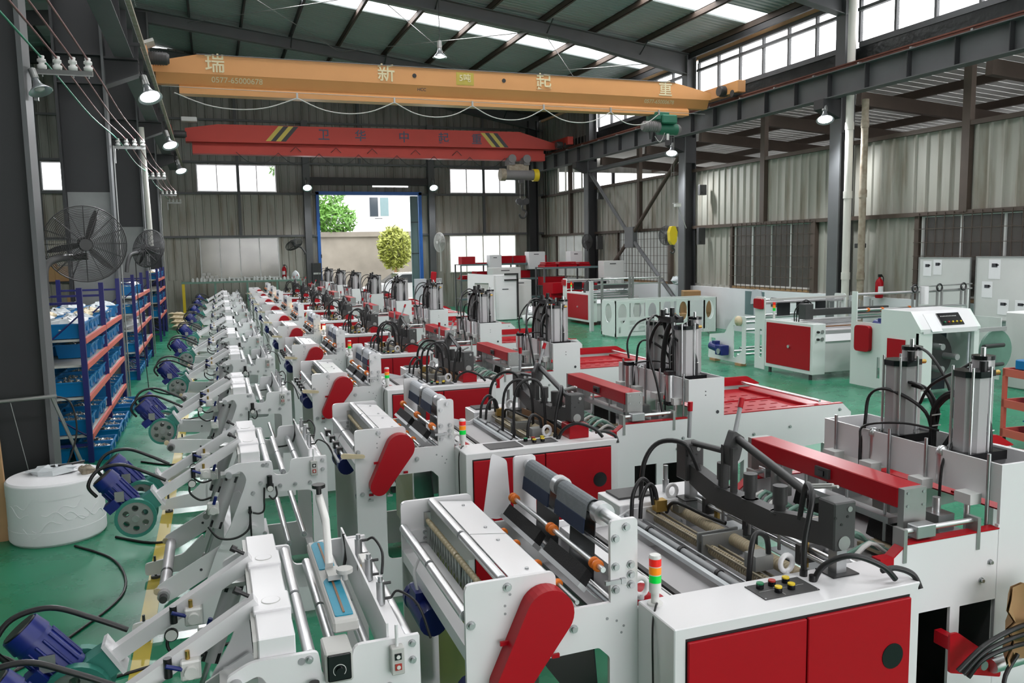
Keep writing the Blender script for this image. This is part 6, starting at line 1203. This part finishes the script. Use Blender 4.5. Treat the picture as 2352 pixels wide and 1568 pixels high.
# ---------------------------------------------------------------- machines on the far side of the aisle (their line runs along y)
def gear_motor(t, p, lab=None):
    x, y, z = p; i = part('gear_motor', MB().rbox(x-.09, x+.09, y-.12, y+.12, z-.1, z+.1, .01), 'blue', t); part('motor_barrel', MB().cyl((x, y+.1, z+.02), (x, y+.38, z+.06), .085, 16), 'blue', i); part('gear_cap', MB().cyl((x-.09, y-.02, z-.02), (x-.11, y-.02, z-.02), .06, 16), 'steel', i); part('terminal_box', MB().box(x-.05, x+.06, y+.16, y+.28, z+.1, z+.17), 'blue', i)
def side_machine(x0, y0, yc0, yc1, label, wid=1.5, unw=True):
    t = thing('bag_making_machine', label, 'machine', (x0, y0, 0), 0, 'machines across the aisle')
    c = part('cabinet', MB().rbox(0, .28, yc0, yc1, .1, 1.0, .006), 'mint', t); part('cabinet_door', MB().rbox(-.012, 0, yc0+.06, yc1-.05, .17, .95, .004), 'red', t); part('door_knob', MB().cyl((-.012, (yc0+yc1)/2-.05, .55), (-.04, (yc0+yc1)/2-.05, .55), .03, 16), 'chrome', t)
    for z in (.86, .73): part('gauge', MB().cyl((.2, yc0, z), (.2, yc0-.015, z), .035, 16), 'galv', c); part('knob', MB().cyl((.1, yc0, z), (.1, yc0-.04, z), .022, 12), 'black', c)
    part('body', MB().rbox(.28, wid+.6, yc0+.05, yc0+.2, .12, .68, .006), 'offwhite', t); part('apron', MB().prism([(yc0+.02, .68), (yc0+.1, .8), (yc0+.25, .8), (yc0+.25, .68)], .28, wid+.6, 'x'), 'white', t); part('bed', MB().box(.28, wid+.6, yc0+.1, yc1, .8, .86), 'alu', t); part('bed_strip', MB().box(.3, wid+.6, yc0+.5, yc0+.56, .88, .9), 'brown', t)
    part('press_beam', MB().rbox(.16, wid+.5, yc0+.32, yc0+.42, 1.12, 1.24, .006), 'iron', t); part('press_post', MB().rbox(.06, .24, yc0+.28, yc0+.46, 1.06, 1.34, .008), 'iron', t)
    for k in range(5): part('press_column', MB().cyl((.6+.25*k, yc0+.37, 1.24), (.6+.25*k, yc0+.37, 1.38), .016, 8).cyl((.66+.25*k, yc0+.37, 1.24), (.66+.25*k, yc0+.37, 1.35), .012, 8), 'galv', t)
    for k in range(3): part('hose', MB().tube([(.14, yc0+.55+.06*k, 1.0), (.12, yc0+.5+.06*k, 1.22), (.2, yc0+.45, 1.4), (.34, yc0+.42, 1.3)], .012, 6, steps=5), 'black', t)
    for k, z in enumerate((.6, .66, .74)): part('bed_roller', MB().cyl((.3, yc1-.25-.15*k, .9+.05*k), (wid+.4, yc1-.25-.15*k, .9+.05*k), .025, 10), 'chrome', t)
    wl = part('warning_light', MB().cyl((.12, yc1-.1, 1.0), (.12, yc1-.1, 1.16), .022, 12), 'ceramic', t)
    for k, m in enumerate(('lgreen', 'lorange', 'lred')): part('lens', MB().cyl((.12, yc1-.1, 1.16+.055*k), (.12, yc1-.1, 1.21+.055*k), .026, 14), m, wl)
    # web feed frame with red box cover
    f = part('frame_plate', MB().prism([rnd([(yc1+.02, .03), (yc1+.32, .03), (yc1+.32, 1.42), (yc1+.02, 1.42)], [0, 0, .04, .04]), rnd([(yc1+.1, .25), (yc1+.18, .25), (yc1+.18, .8), (yc1+.1, .8)], .03)], 0, .02, 'x'), 'mint', t); part('frame_plate', MB().prism([rnd([(yc1+.02, .03), (yc1+.32, .03), (yc1+.32, 1.42), (yc1+.02, 1.42)], [0, 0, .04, .04])], wid+.4, wid+.42, 'x'), 'mint', t)
    part('belt_cover', MB().prism([rnd([(yc1+.05, 1.18), (yc1+.31, 1.2), (yc1+.31, 1.38), (yc1+.05, 1.38)], .035)], -.05, 0, 'x'), 'red', t)
    for (dy, z, r, m) in ((.1, 1.3, .03, 'alu'), (.06, 1.36, .02, 'chrome'), (.2, 1.05, .025, 'chrome'), (.25, .92, .025, 'chrome')): part('roller', MB().cyl((.02, yc1+dy, z), (wid+.4, yc1+dy, z), r, 12), m, t)
    for k in range(3): part('black_web', MB().box(.25+.45*k, .55+.45*k, yc1-.02, yc1-.01, 1.05, 1.3), 'film', t)
    part('rail', MB().box(.0, wid+.3, yc1-.16, yc1-.12, 1.36, 1.4), 'lgrey', t)
    if not unw: return t
    # unwind frame
    u0 = yc1+.62
    up_ = [(u0, .05), (u0, 1.0), (u0+.35, 1.0), (u0+.55, .82), (u0+.7, .62), (u0+1.25, .55), (u0+1.3, .05)]
    for x in (0, wid+.2): part('unwind_plate', MB().prism([rnd(up_, .03), rnd([(u0+.12, .3), (u0+.32, .15), (u0+.4, .15), (u0+.4, .8), (u0+.12, .8)], .02), rnd([(u0+1.03, .32), (u0+1.2, .32), (u0+1.2, .48), (u0+1.03, .48)], .02)], x, x+.02, 'x'), 'mint', t)
    for (dy, z) in ((.2, .95), (.3, .85), (.1, .72), (.3, .2), (.5, .25), (.2, .35)): part('roller', MB().cyl((.02, u0+dy, z), (wid+.2, u0+dy, z), .028, 10), 'chrome', t)
    gear_motor(t, (-.12, u0+.62, .28)); part('foot_block', MB().box(-.03, .1, u0+.1, u0+.3, 0, .05), 'wood', t); part('foot_block', MB().box(-.03, .1, u0+1.0, u0+1.2, 0, .05), 'wood', t); part('cloth_wad', MB().lathe((-.08, u0+.2, .9), (.05, u0+.2, .9), [(0, .03), (.03, .1), (.09, .1), (.12, .03)], 9), 'cream', t)
    for (x, y) in ((.05, yc0+.1), (.05, yc1-.1), (wid+.4, yc0+.1), (wid+.4, yc1-.1)): part('foot', MB().cyl((x, y, 0), (x, y, .12), .03, 8), 'iron', t)
    return t
side_machine(9.86, 0, 11.72, 13.05, 'white machine with one big red door and a blue gear motor across the aisle')
side_machine(10.95, 0, 23.2, 24.9, 'white machine with red door behind the white skeleton frame', 1.2, False)
# control-box machine
t = thing('bag_on_roll_machine', 'white machine with sloping black control panel and dark turret opening', 'machine', (0, 0, 0))
bx = part('housing', MB().prism([(9.45, .05), (10.2, .05), (10.2, 1.36), (9.62, 1.36), (9.42, 1.1), (9.42, 1.06), (9.45, 1.06)], 9.9, 9.96, 'x'), 'mint', t); part('housing', MB().prism([(9.45, .05), (10.2, .05), (10.2, 1.36), (9.62, 1.36), (9.42, 1.1), (9.42, 1.06), (9.45, 1.06)], 11.04, 11.1, 'x'), 'mint', t)
part('housing_top', MB().prism([(9.62, 1.36), (10.2, 1.36), (10.2, 1.33), (9.63, 1.33)], 9.96, 11.04, 'x'), 'white', t); part('console_slope', MB().prism([(9.62, 1.36), (9.42, 1.1), (9.44, 1.1), (9.64, 1.35)], 9.96, 11.04, 'x'), 'white', t); part('console_lip', MB().box(9.96, 11.04, 9.42, 9.46, 1.03, 1.1), 'white', t)
part('front_pillar', MB().box(9.9, 10.16, 9.44, 9.5, .05, 1.04), 'mint', t); part('front_pillar', MB().box(11.0, 11.1, 9.44, 9.5, .05, 1.04), 'mint', t); part('red_panel', MB().box(9.885, 9.9, 9.7, 10.05, .5, .92), 'red', t); part('turret_recess', MB().box(10.16, 11.0, 9.95, 10.0, .05, 1.06), 'tint', t)
sl_ = Matrix.Rotation(math.atan2(.2, .26), 4, 'X')
def slope(mb): return mb.xf(Tr(10.3, 9.42, 1.1) @ Matrix.Rotation(-math.atan2(.2, .26), 4, 'X'))
cp = part('control_panel', slope(MB().rbox(.05, .5, -.012, 0, .05, .27, .005)), 'blackg', t)
for k, m in enumerate(('btngreen', 'btnred', 'yellow', 'yellow', 'yellow')): part('push_button', slope(MB().cyl((.12+.08*k, -.012, .1), (.12+.08*k, -.03, .1), .013, 12)), m, cp)
for k in range(11): part('indicator', slope(MB().box(.1+.03*k, .115+.03*k, -.0135, -.012, .2, .215)), 'lgrey', cp)
part('paper_note', slope(MB().box(-.2, .0, -.006, 0, -.05, .27)), 'paper', t)
td = part('turret_disc', MB().cyl((10.6, 9.8, .62), (10.6, 9.84, .62), .36, 28), 'iron', t)
for a in range(3): part('turret_spindle', MB().cyl((10.6+.2*math.cos(2.1*a), 9.55, .62+.2*math.sin(2.1*a)), (10.6+.2*math.cos(2.1*a), 9.8, .62+.2*math.sin(2.1*a)), .05, 12), 'alu', td)
part('inner_strip', MB().box(10.95, 10.98, 9.5, 9.52, .3, 1.0), 'clothb', t)
td = part('turret_disc', MB().cyl((11.55, 9.5, .68), (11.55, 9.54, .68), .33, 28), 'teflon', t)
for a in range(3): part('turret_spindle', MB().cyl((11.15, 9.4-.02*a, .68+.2*math.sin(2.1*a+.5)), (11.6, 9.42, .68+.2*math.sin(2.1*a+.5)), .03, 10), 'iron', td)
part('side_arm', MB().box(11.1, 11.7, 9.46, 9.5, 1.0, 1.06), 'alu', t); part('turret_bracket', MB().box(11.1, 11.6, 9.44, 9.48, .3, .36), 'iron', t)
part('feed_plate', MB().prism([[(10.3, .03), (11.1, .03), (11.1, 1.6), (10.98, 1.6), (10.98, 1.1), (10.3, 1.1)], [(10.35, .2), (10.5, .2), (10.5, .55), (10.35, .55)]], 10.13, 10.15, 'x'), 'mint', t); part('feed_plate', MB().prism([[(10.3, .03), (11.1, .03), (11.1, 1.6), (10.98, 1.6), (10.98, 1.1), (10.3, 1.1)]], 12.6, 12.62, 'x'), 'mint', t)
part('belt_cover', MB().prism([rnd([(10.62, .62), (10.95, .62), (10.95, 1.05), (10.62, 1.05)], .07)], 10.06, 10.13, 'x'), 'red', t); gear_motor(t, (10.3, 10.35, 1.0))
for z, dy, m in ((1.55, 0, 'alu'), (1.28, 0, 'chrome'), (1.2, .05, 'chrome'), (1.15, .1, 'alu')): part('roller', MB().cyl((10.15, 11.03+dy, z), (12.6, 11.03+dy, z), .022, 10), m, t)
for k, x in enumerate((10.4, 10.7, 11.3)): part('silicone_ring', MB().cyl((x, 11.03, 1.28), (x+.03, 11.03, 1.28), .035, 12), 'orange', t)
for k in range(3):
    x = 11.25+.55*k; g = part('guide_post', MB().box(x, x+.03, 10.9, 10.93, 1.3, 1.62).box(x+.1, x+.13, 10.9, 10.93, 1.3, 1.62), 'galv', t); part('hand_wheel', MB().tube([(x+.06*math.cos(a), 10.86, 1.62+.06*math.sin(a)) for a in [2*math.pi*j/16 for j in range(16)]], .014, 6, closed=True), 'black', g)
part('guide_rail', MB().cyl((11.2, 10.91, 1.55), (12.6, 10.91, 1.58), .015, 8), 'galv', t); part('guide_rail', MB().cyl((11.2, 10.91, 1.64), (12.6, 10.91, 1.66), .012, 8), 'galv', t); part('air_tube', MB().tube([(10.3, 10.2, .9), (10.1, 10.25, .85), (10.08, 10.3, .7), (10.2, 10.3, .62)], .01, 6, steps=5), 'black', t); part('film_roll_white', MB().cyl((11.4, 10.8, 1.35), (11.4, 10.8, 1.65), .07, 14), 'white', t)
one('white_cabinet', MB().rbox(12.2, 13.45, 9.0, 9.9, 0, 1.25, .02), 'offwhite', 'plain white cabinet in front of the whiteboard with many sheets', 'cabinet')
# skeleton frame
t = thing('machine_frame', 'white bare machine frame with oval cut-outs standing in the aisle', 'machine frame', (9.95, 19.45, 0))
ov = lambda c, w_, h_: [(c+w_*math.cos(a), .66+h_*math.sin(a)) for a in [2*math.pi*k/20 for k in range(20)]]
for x in (.0, .9, 1.85, 2.7):
    for y in (0, .83): part('oval_panel', MB().prism([[(x, .05), (x+.42, .05), (x+.42, 1.0), (x, 1.0)], ov(x+.21, .13, .26), [(x+.1, .12), (x+.16, .12), (x+.16, .3), (x+.1, .3)]], y, y+.02, 'y'), 'mint', t)
for x in (0, 3.1): part('end_frame', MB().prism([[(0, .05), (.85, .05), (.85, 1.0), (0, 1.0)], ov(.42, .2, .26)], x, x+.02, 'x'), 'mint', t)
for y in (.02, .8): part('top_rail', MB().box(0, 3.1, y, y+.03, .93, 1.0), 'mint', t); part('bottom_rail', MB().box(0, 3.1, y, y+.03, .05, .14), 'mint', t); part('lattice_plate', MB().prism([[(.1, .15), (1.9, .15), (1.9, .5), (.1, .5)]]+[[(.25+.28*k, .2), (.43+.28*k, .2), (.43+.28*k, .28), (.25+.28*k, .28)] for k in range(6)]+[[(.25+.28*k, .33), (.43+.28*k, .33), (.43+.28*k, .45), (.25+.28*k, .45)] for k in range(6)], y*.5+.2, y*.5+.215, 'y'), 'mint', t)
for (x, y) in ((.05, .05), (.05, .8), (2.9, .05), (2.9, .8)): part('foot', MB().cyl((x, y, 0), (x, y, .06), .025, 8), 'galv', t)
part('white_end_panel', MB().box(2.2, 2.75, .0, .015, .15, .93), 'white', t)
t = thing('feed_rack', 'steel feed frame with tall chrome uprights behind the white skeleton frame', 'machine', (10.6, 21.6, 0))
for x in (.0, .9, 1.0, 1.9): part('upright', MB().box(x, x+.06, 0, .06, 0, 1.55), 'galv', t)
for z in (1.35, 1.5): part('cross_bar', MB().cyl((-.1, .03, z), (2.05, .03, z), .02, 8), 'chrome', t)
for k in range(4): part('roller', MB().cyl((-.3, .2, .95+.07*k), (1.0, .2, .95+.07*k), .018, 8), 'steel', t)
part('white_post', MB().box(-.35, -.25, 0, .1, 0, 1.45), 'white', t)
# ---------------------------------------------------------------- racks of red panels in the far corner
def prack(loc, L, shelves, label):
    t = thing('panel_rack', label, 'rack', loc, 0, 'racks of red panels')
    for x in (0, L*.33, L*.66, L):
        for y in (0, .8): part('upright', MB().box(x-.025, x+.025, y-.025, y+.025, 0, shelves[-1]), 'fsteel', t)
    for z in shelves: part('shelf', MB().box(0, L, -.02, .82, z-.03, z), 'dsteel', t); part('shelf_beam', MB().box(0, L, -.04, -.01, z-.06, z+.01), 'doorteal', t)
    return t
prack((9.2, 31.2, 0), 3.6, [.5, 1.25, 1.85], 'dark steel rack with red sheet parts under the far corner window'); prack((11.1, 27.2, 0), 2.5, [.45, 1.1, 1.75], 'dark steel rack stacked with red plates beside the far column')
q = random.Random(8); nr = 0
for (x0, x1, y, zs) in ((9.3, 12.6, 31.4, (1.85, 1.25)), (11.2, 13.4, 27.4, (1.75, 1.1))):
    for z in zs:
        x = x0; zz_ = z
        while x < x1-.4:
            w_ = q.uniform(.45, .9); h_ = q.choice((.05, .07, .12, .3)); nr += 1
            mb = MB().prism([[(0, 0), (w_, 0), (w_, .6), (0, .6)], [(.05, .05), (w_-.05, .05), (w_-.05, .55), (.05, .55)]], 0, h_, 'z').box(0, w_, 0, .6, h_-.012, h_).xf(Tr(x, y, zz_+.002) @ Rz(q.uniform(-.08, .08)))
            o = one('sheet_part', mb, 'red', '%s red sheet part on the %s shelf of the %s-side rack' % (ORDW[nr-1], 'upper' if z > 1.5 else 'lower', 'window' if y > 30 else 'column'), 'panel', 'red sheet parts')
            if h_ < .1 and q.random() < .6:
                for j in range(1, 3): one('sheet_part', MB().rbox(x+.03*j, x+w_-.02*j, y+.02, y+.58, zz_+.004+h_+.055*(j-1), zz_+.05+h_+.055*(j-1), .008), 'red', '%s red sheet part up on the %s stack of the red racks' % (ORDW[j], ORDW[nr-1]), 'panel', 'red sheet parts')
            x += w_+.06
for k, (x, y, w_, h_) in enumerate(((10.75, 25.75, .75, 1.05), (11.75, 25.85, .8, 1.0))): 
    t = thing('red_hopper', ['red box-shaped machine cover on the floor, nearer the door', 'red box-shaped machine cover beside the other, nearer the wall'][k], 'cover', (x, y, .2), .2); part('shell', MB().prism([[(0, 0), (w_, 0), (w_, h_), (0, h_)], [(.15, .1), (w_-.15, .1), (w_-.15, .55), (.15, .55)]], 0, .5), 'red', t); part('top_lip', MB().box(0, w_, -.1, 0, h_-.35, h_), 'red', t); part('support', MB().box(.05, w_-.05, .1, .45, -.2, 0), 'dsteel', t)
t = thing('pressed_panel', 'tall white pressed panel with rectangular recesses leaning in the aisle', 'panel', (7.75, 25.6, 0), .1); t.rotation_euler = (-.08, .04, .1)
part('sheet', MB().prism([rnd([(0, 0), (1.0, 0), (.92, 1.62), (.02, 1.66)], .03), [(.25, .95), (.75, .95), (.75, 1.35), (.25, 1.35)], [(.25, .55), (.75, .55), (.75, .68), (.25, .68)], [(.25, .25), (.75, .25), (.75, .4), (.25, .4)]], 0, .05), 'white', t)
for a, b in ((.95, 1.35), (.55, .68), (.25, .4)): part('recess', MB().box(.25, .75, .045, .06, a, b), 'lgrey', t)
part('sheet', MB().box(.05, .98, .07, .09, 0, 1.6), 'white', t)
one('leaning_cover', MB().rbox(-.09, .09, -.04, .04, 0, 1.72, .02).xf(Tr(6.6, 26.2, .02) @ Matrix.Rotation(.12, 4, 'Y')), 'red', 'long glossy red cover standing upright behind the machine row', 'cover')
one('white_board_stack', MB().rbox(6.2, 6.6, 26.4, 26.5, 0, 1.5, .01), 'clothb', 'pale blue panel behind the machine row', 'panel')
one('steel_plate', MB().rbox(6.75, 7.15, 26.5, 26.56, 0, 1.5, .01), 'grey', 'dark grey upright plate behind the machine row', 'panel')
for k, (x, y, w_, d_, z0, z1, m, lb) in enumerate(((9.0, 26.4, .75, .6, 0, 1.55, 'white', 'white cabinet with black edge frame in the aisle'), (9.75, 26.8, .7, .6, 0, 1.35, 'offwhite', 'white cabinet beside the black-framed one'), (9.6, 28.5, 1.1, .6, 0, 1.75, 'offwhite', 'white cabinet stack behind the black-framed one'), (12.75, 28.6, .5, .45, 1.75, 2.3, 'white', 'small white box on the rack by the far column'), (12.9, 26.1, .8, .45, .9, 1.95, 'offwhite', 'grey-white cabinet with two slots by the far column'), (10.3, 30.9, .5, .4, 1.4, 2.2, 'paper', 'white box standing on the red panel rack'), (12.0, 31.0, .7, .5, 1.6, 2.3, 'paper', 'white board box at the end of the window rack'))):
    t = thing('sheet_cabinet', lb, 'cabinet', (x, y, 0), 0, 'white cabinets in the far corner'); part('shell', MB().rbox(0, w_, 0, d_, max(z0, .02), z1, .015), m, t); part('slot', MB().box(w_*.3, w_*.6, -.006, 0, z1-.5 if k < 1 else z1-.12, z1-.47 if k < 1 else z1-.09), 'ink', t)
    if k == 0: part('black_edge', MB().box(w_, w_+.05, -.05, .0, .1, z1).box(w_*.4, w_+.05, -.05, 0, z1, z1+.05).box(w_*.4, w_+.05, -.05, 0, z1-.2, z1-.15), 'black', t)
    if z0 > 0 and k in (4,): part('stand', MB().box(.1, w_-.1, .1, d_-.1, 0, z0), 'lgrey', t)
t = thing('paper_heap', 'heap of crumpled white paper in a pale green tub on the aisle', 'heap', (9.9, 24.6, 0)); part('tub', MB().lathe((0, 0, 0), (0, 0, .3), [(0, .5), (.02, .55), (.28, .62), (.29, .55)], 24), 'mint', t)
for k in range(9): q = random.Random(k); o = link('paper_ball', BAGS[1], t); o.location = (q.uniform(-.35, .35), q.uniform(-.35, .35), .25+q.uniform(0, .15)); o.scale = (1.1, 1.1, 1.2); o.rotation_euler = (0, 0, k)
# ---------------------------------------------------------------- in front of the first machine, at the picture's corner
t = thing('roller_bracket', 'red triangular bracket with chrome roller on the first machine', 'bracket', (0, 2.6, 0)) 
part('bracket_plate', MB().prism([rnd([(2.955, .69), (3.0, .69), (3.27, .50), (3.27, .43), (2.96, .51)], .012)], -.01, 0), 'red', t); part('roller', MB().cyl((3.2, -.02, .5), (3.9, -.02, .535), .032, 14), 'chrome', t); part('roller_nut', MB().cyl((3.14, -.035, .52), (3.14, -.01, .52), .022, 10), 'steel', t); part('mount', MB().box(2.98, 3.02, 0, .097, .6, .66), 'red', t)
for k in range(3): part('hose', MB().tube([(2.93+.03*k, -.08, .56-.02*k), (3.05, -.1, .66-.03*k), (3.2, -.12, .72-.04*k), (3.4, -.1, .72-.05*k)], .011, 6, steps=5), 'black', t)
t = thing('cardboard_wrap', 'brown crumpled cardboard hanging on cables in the picture corner', 'cardboard', (3.28, 2.5, .02))
q = random.Random(12); mb = MB(); v = []
for i in range(9):
    for j in range(7): v.append((-.09+.34*j/6+q.uniform(-.012, .012), -.02+.06*math.sin(j*1.1)+q.uniform(-.02, .02), .52+.34*i/8+q.uniform(-.01, .01)))
n = len(v); v2 = [(a, b+.012, c) for a, b, c in v]; mb.add(v+v2, [(i*7+j, i*7+j+1, (i+1)*7+j+1, (i+1)*7+j) for i in range(8) for j in range(6)]+[(n+i*7+j, n+(i+1)*7+j, n+(i+1)*7+j+1, n+i*7+j+1) for i in range(8) for j in range(6)], True); part('board', mb, 'carton', t); part('cord', MB().tube([(.0, .02, .55), (-.1, .0, .45), (-.05, -.02, .3), (.1, 0, .1), (.15, 0, 0)], .01, 6, steps=5), 'black', t)
one('paper_sheet', MB().prism(rnd([(2.45, .3), (2.5, .52), (2.66, .55), (2.76, .60), (2.80, .48), (2.82, .3)], .01), 0, .003).xf(Tr(0, 2.38, 0)), 'paper', 'white paper sheet in front of the first machine door', 'paper')
one('paper_strip', MB().prism(rnd([(1.20, 1.08), (1.25, 1.40), (1.33, 1.36), (1.35, 1.08), (1.28, 1.06)], .02), 0, .004, 'y').xf(Tr(0, MY[0]+W+.02, 0)), 'paper', 'white printed paper hanging on the far post of the first machine', 'paper')
one('paper_sheet', MB().box(1.66, 1.9, -.22, -.05, 0, .003).xf(Tr(MX[1], MY[1], 1.052)), 'iron', 'dark grey mat on top of the second machine cabinet', 'mat')
one('printed_sack', MB().box(1.05, 1.06, .2, .8, .35, .86).xf(Tr(MX[1]+.16, MY[1], 0) @ Rz(0)), 'paper', 'white printed film hanging inside the second machine frame', 'film')
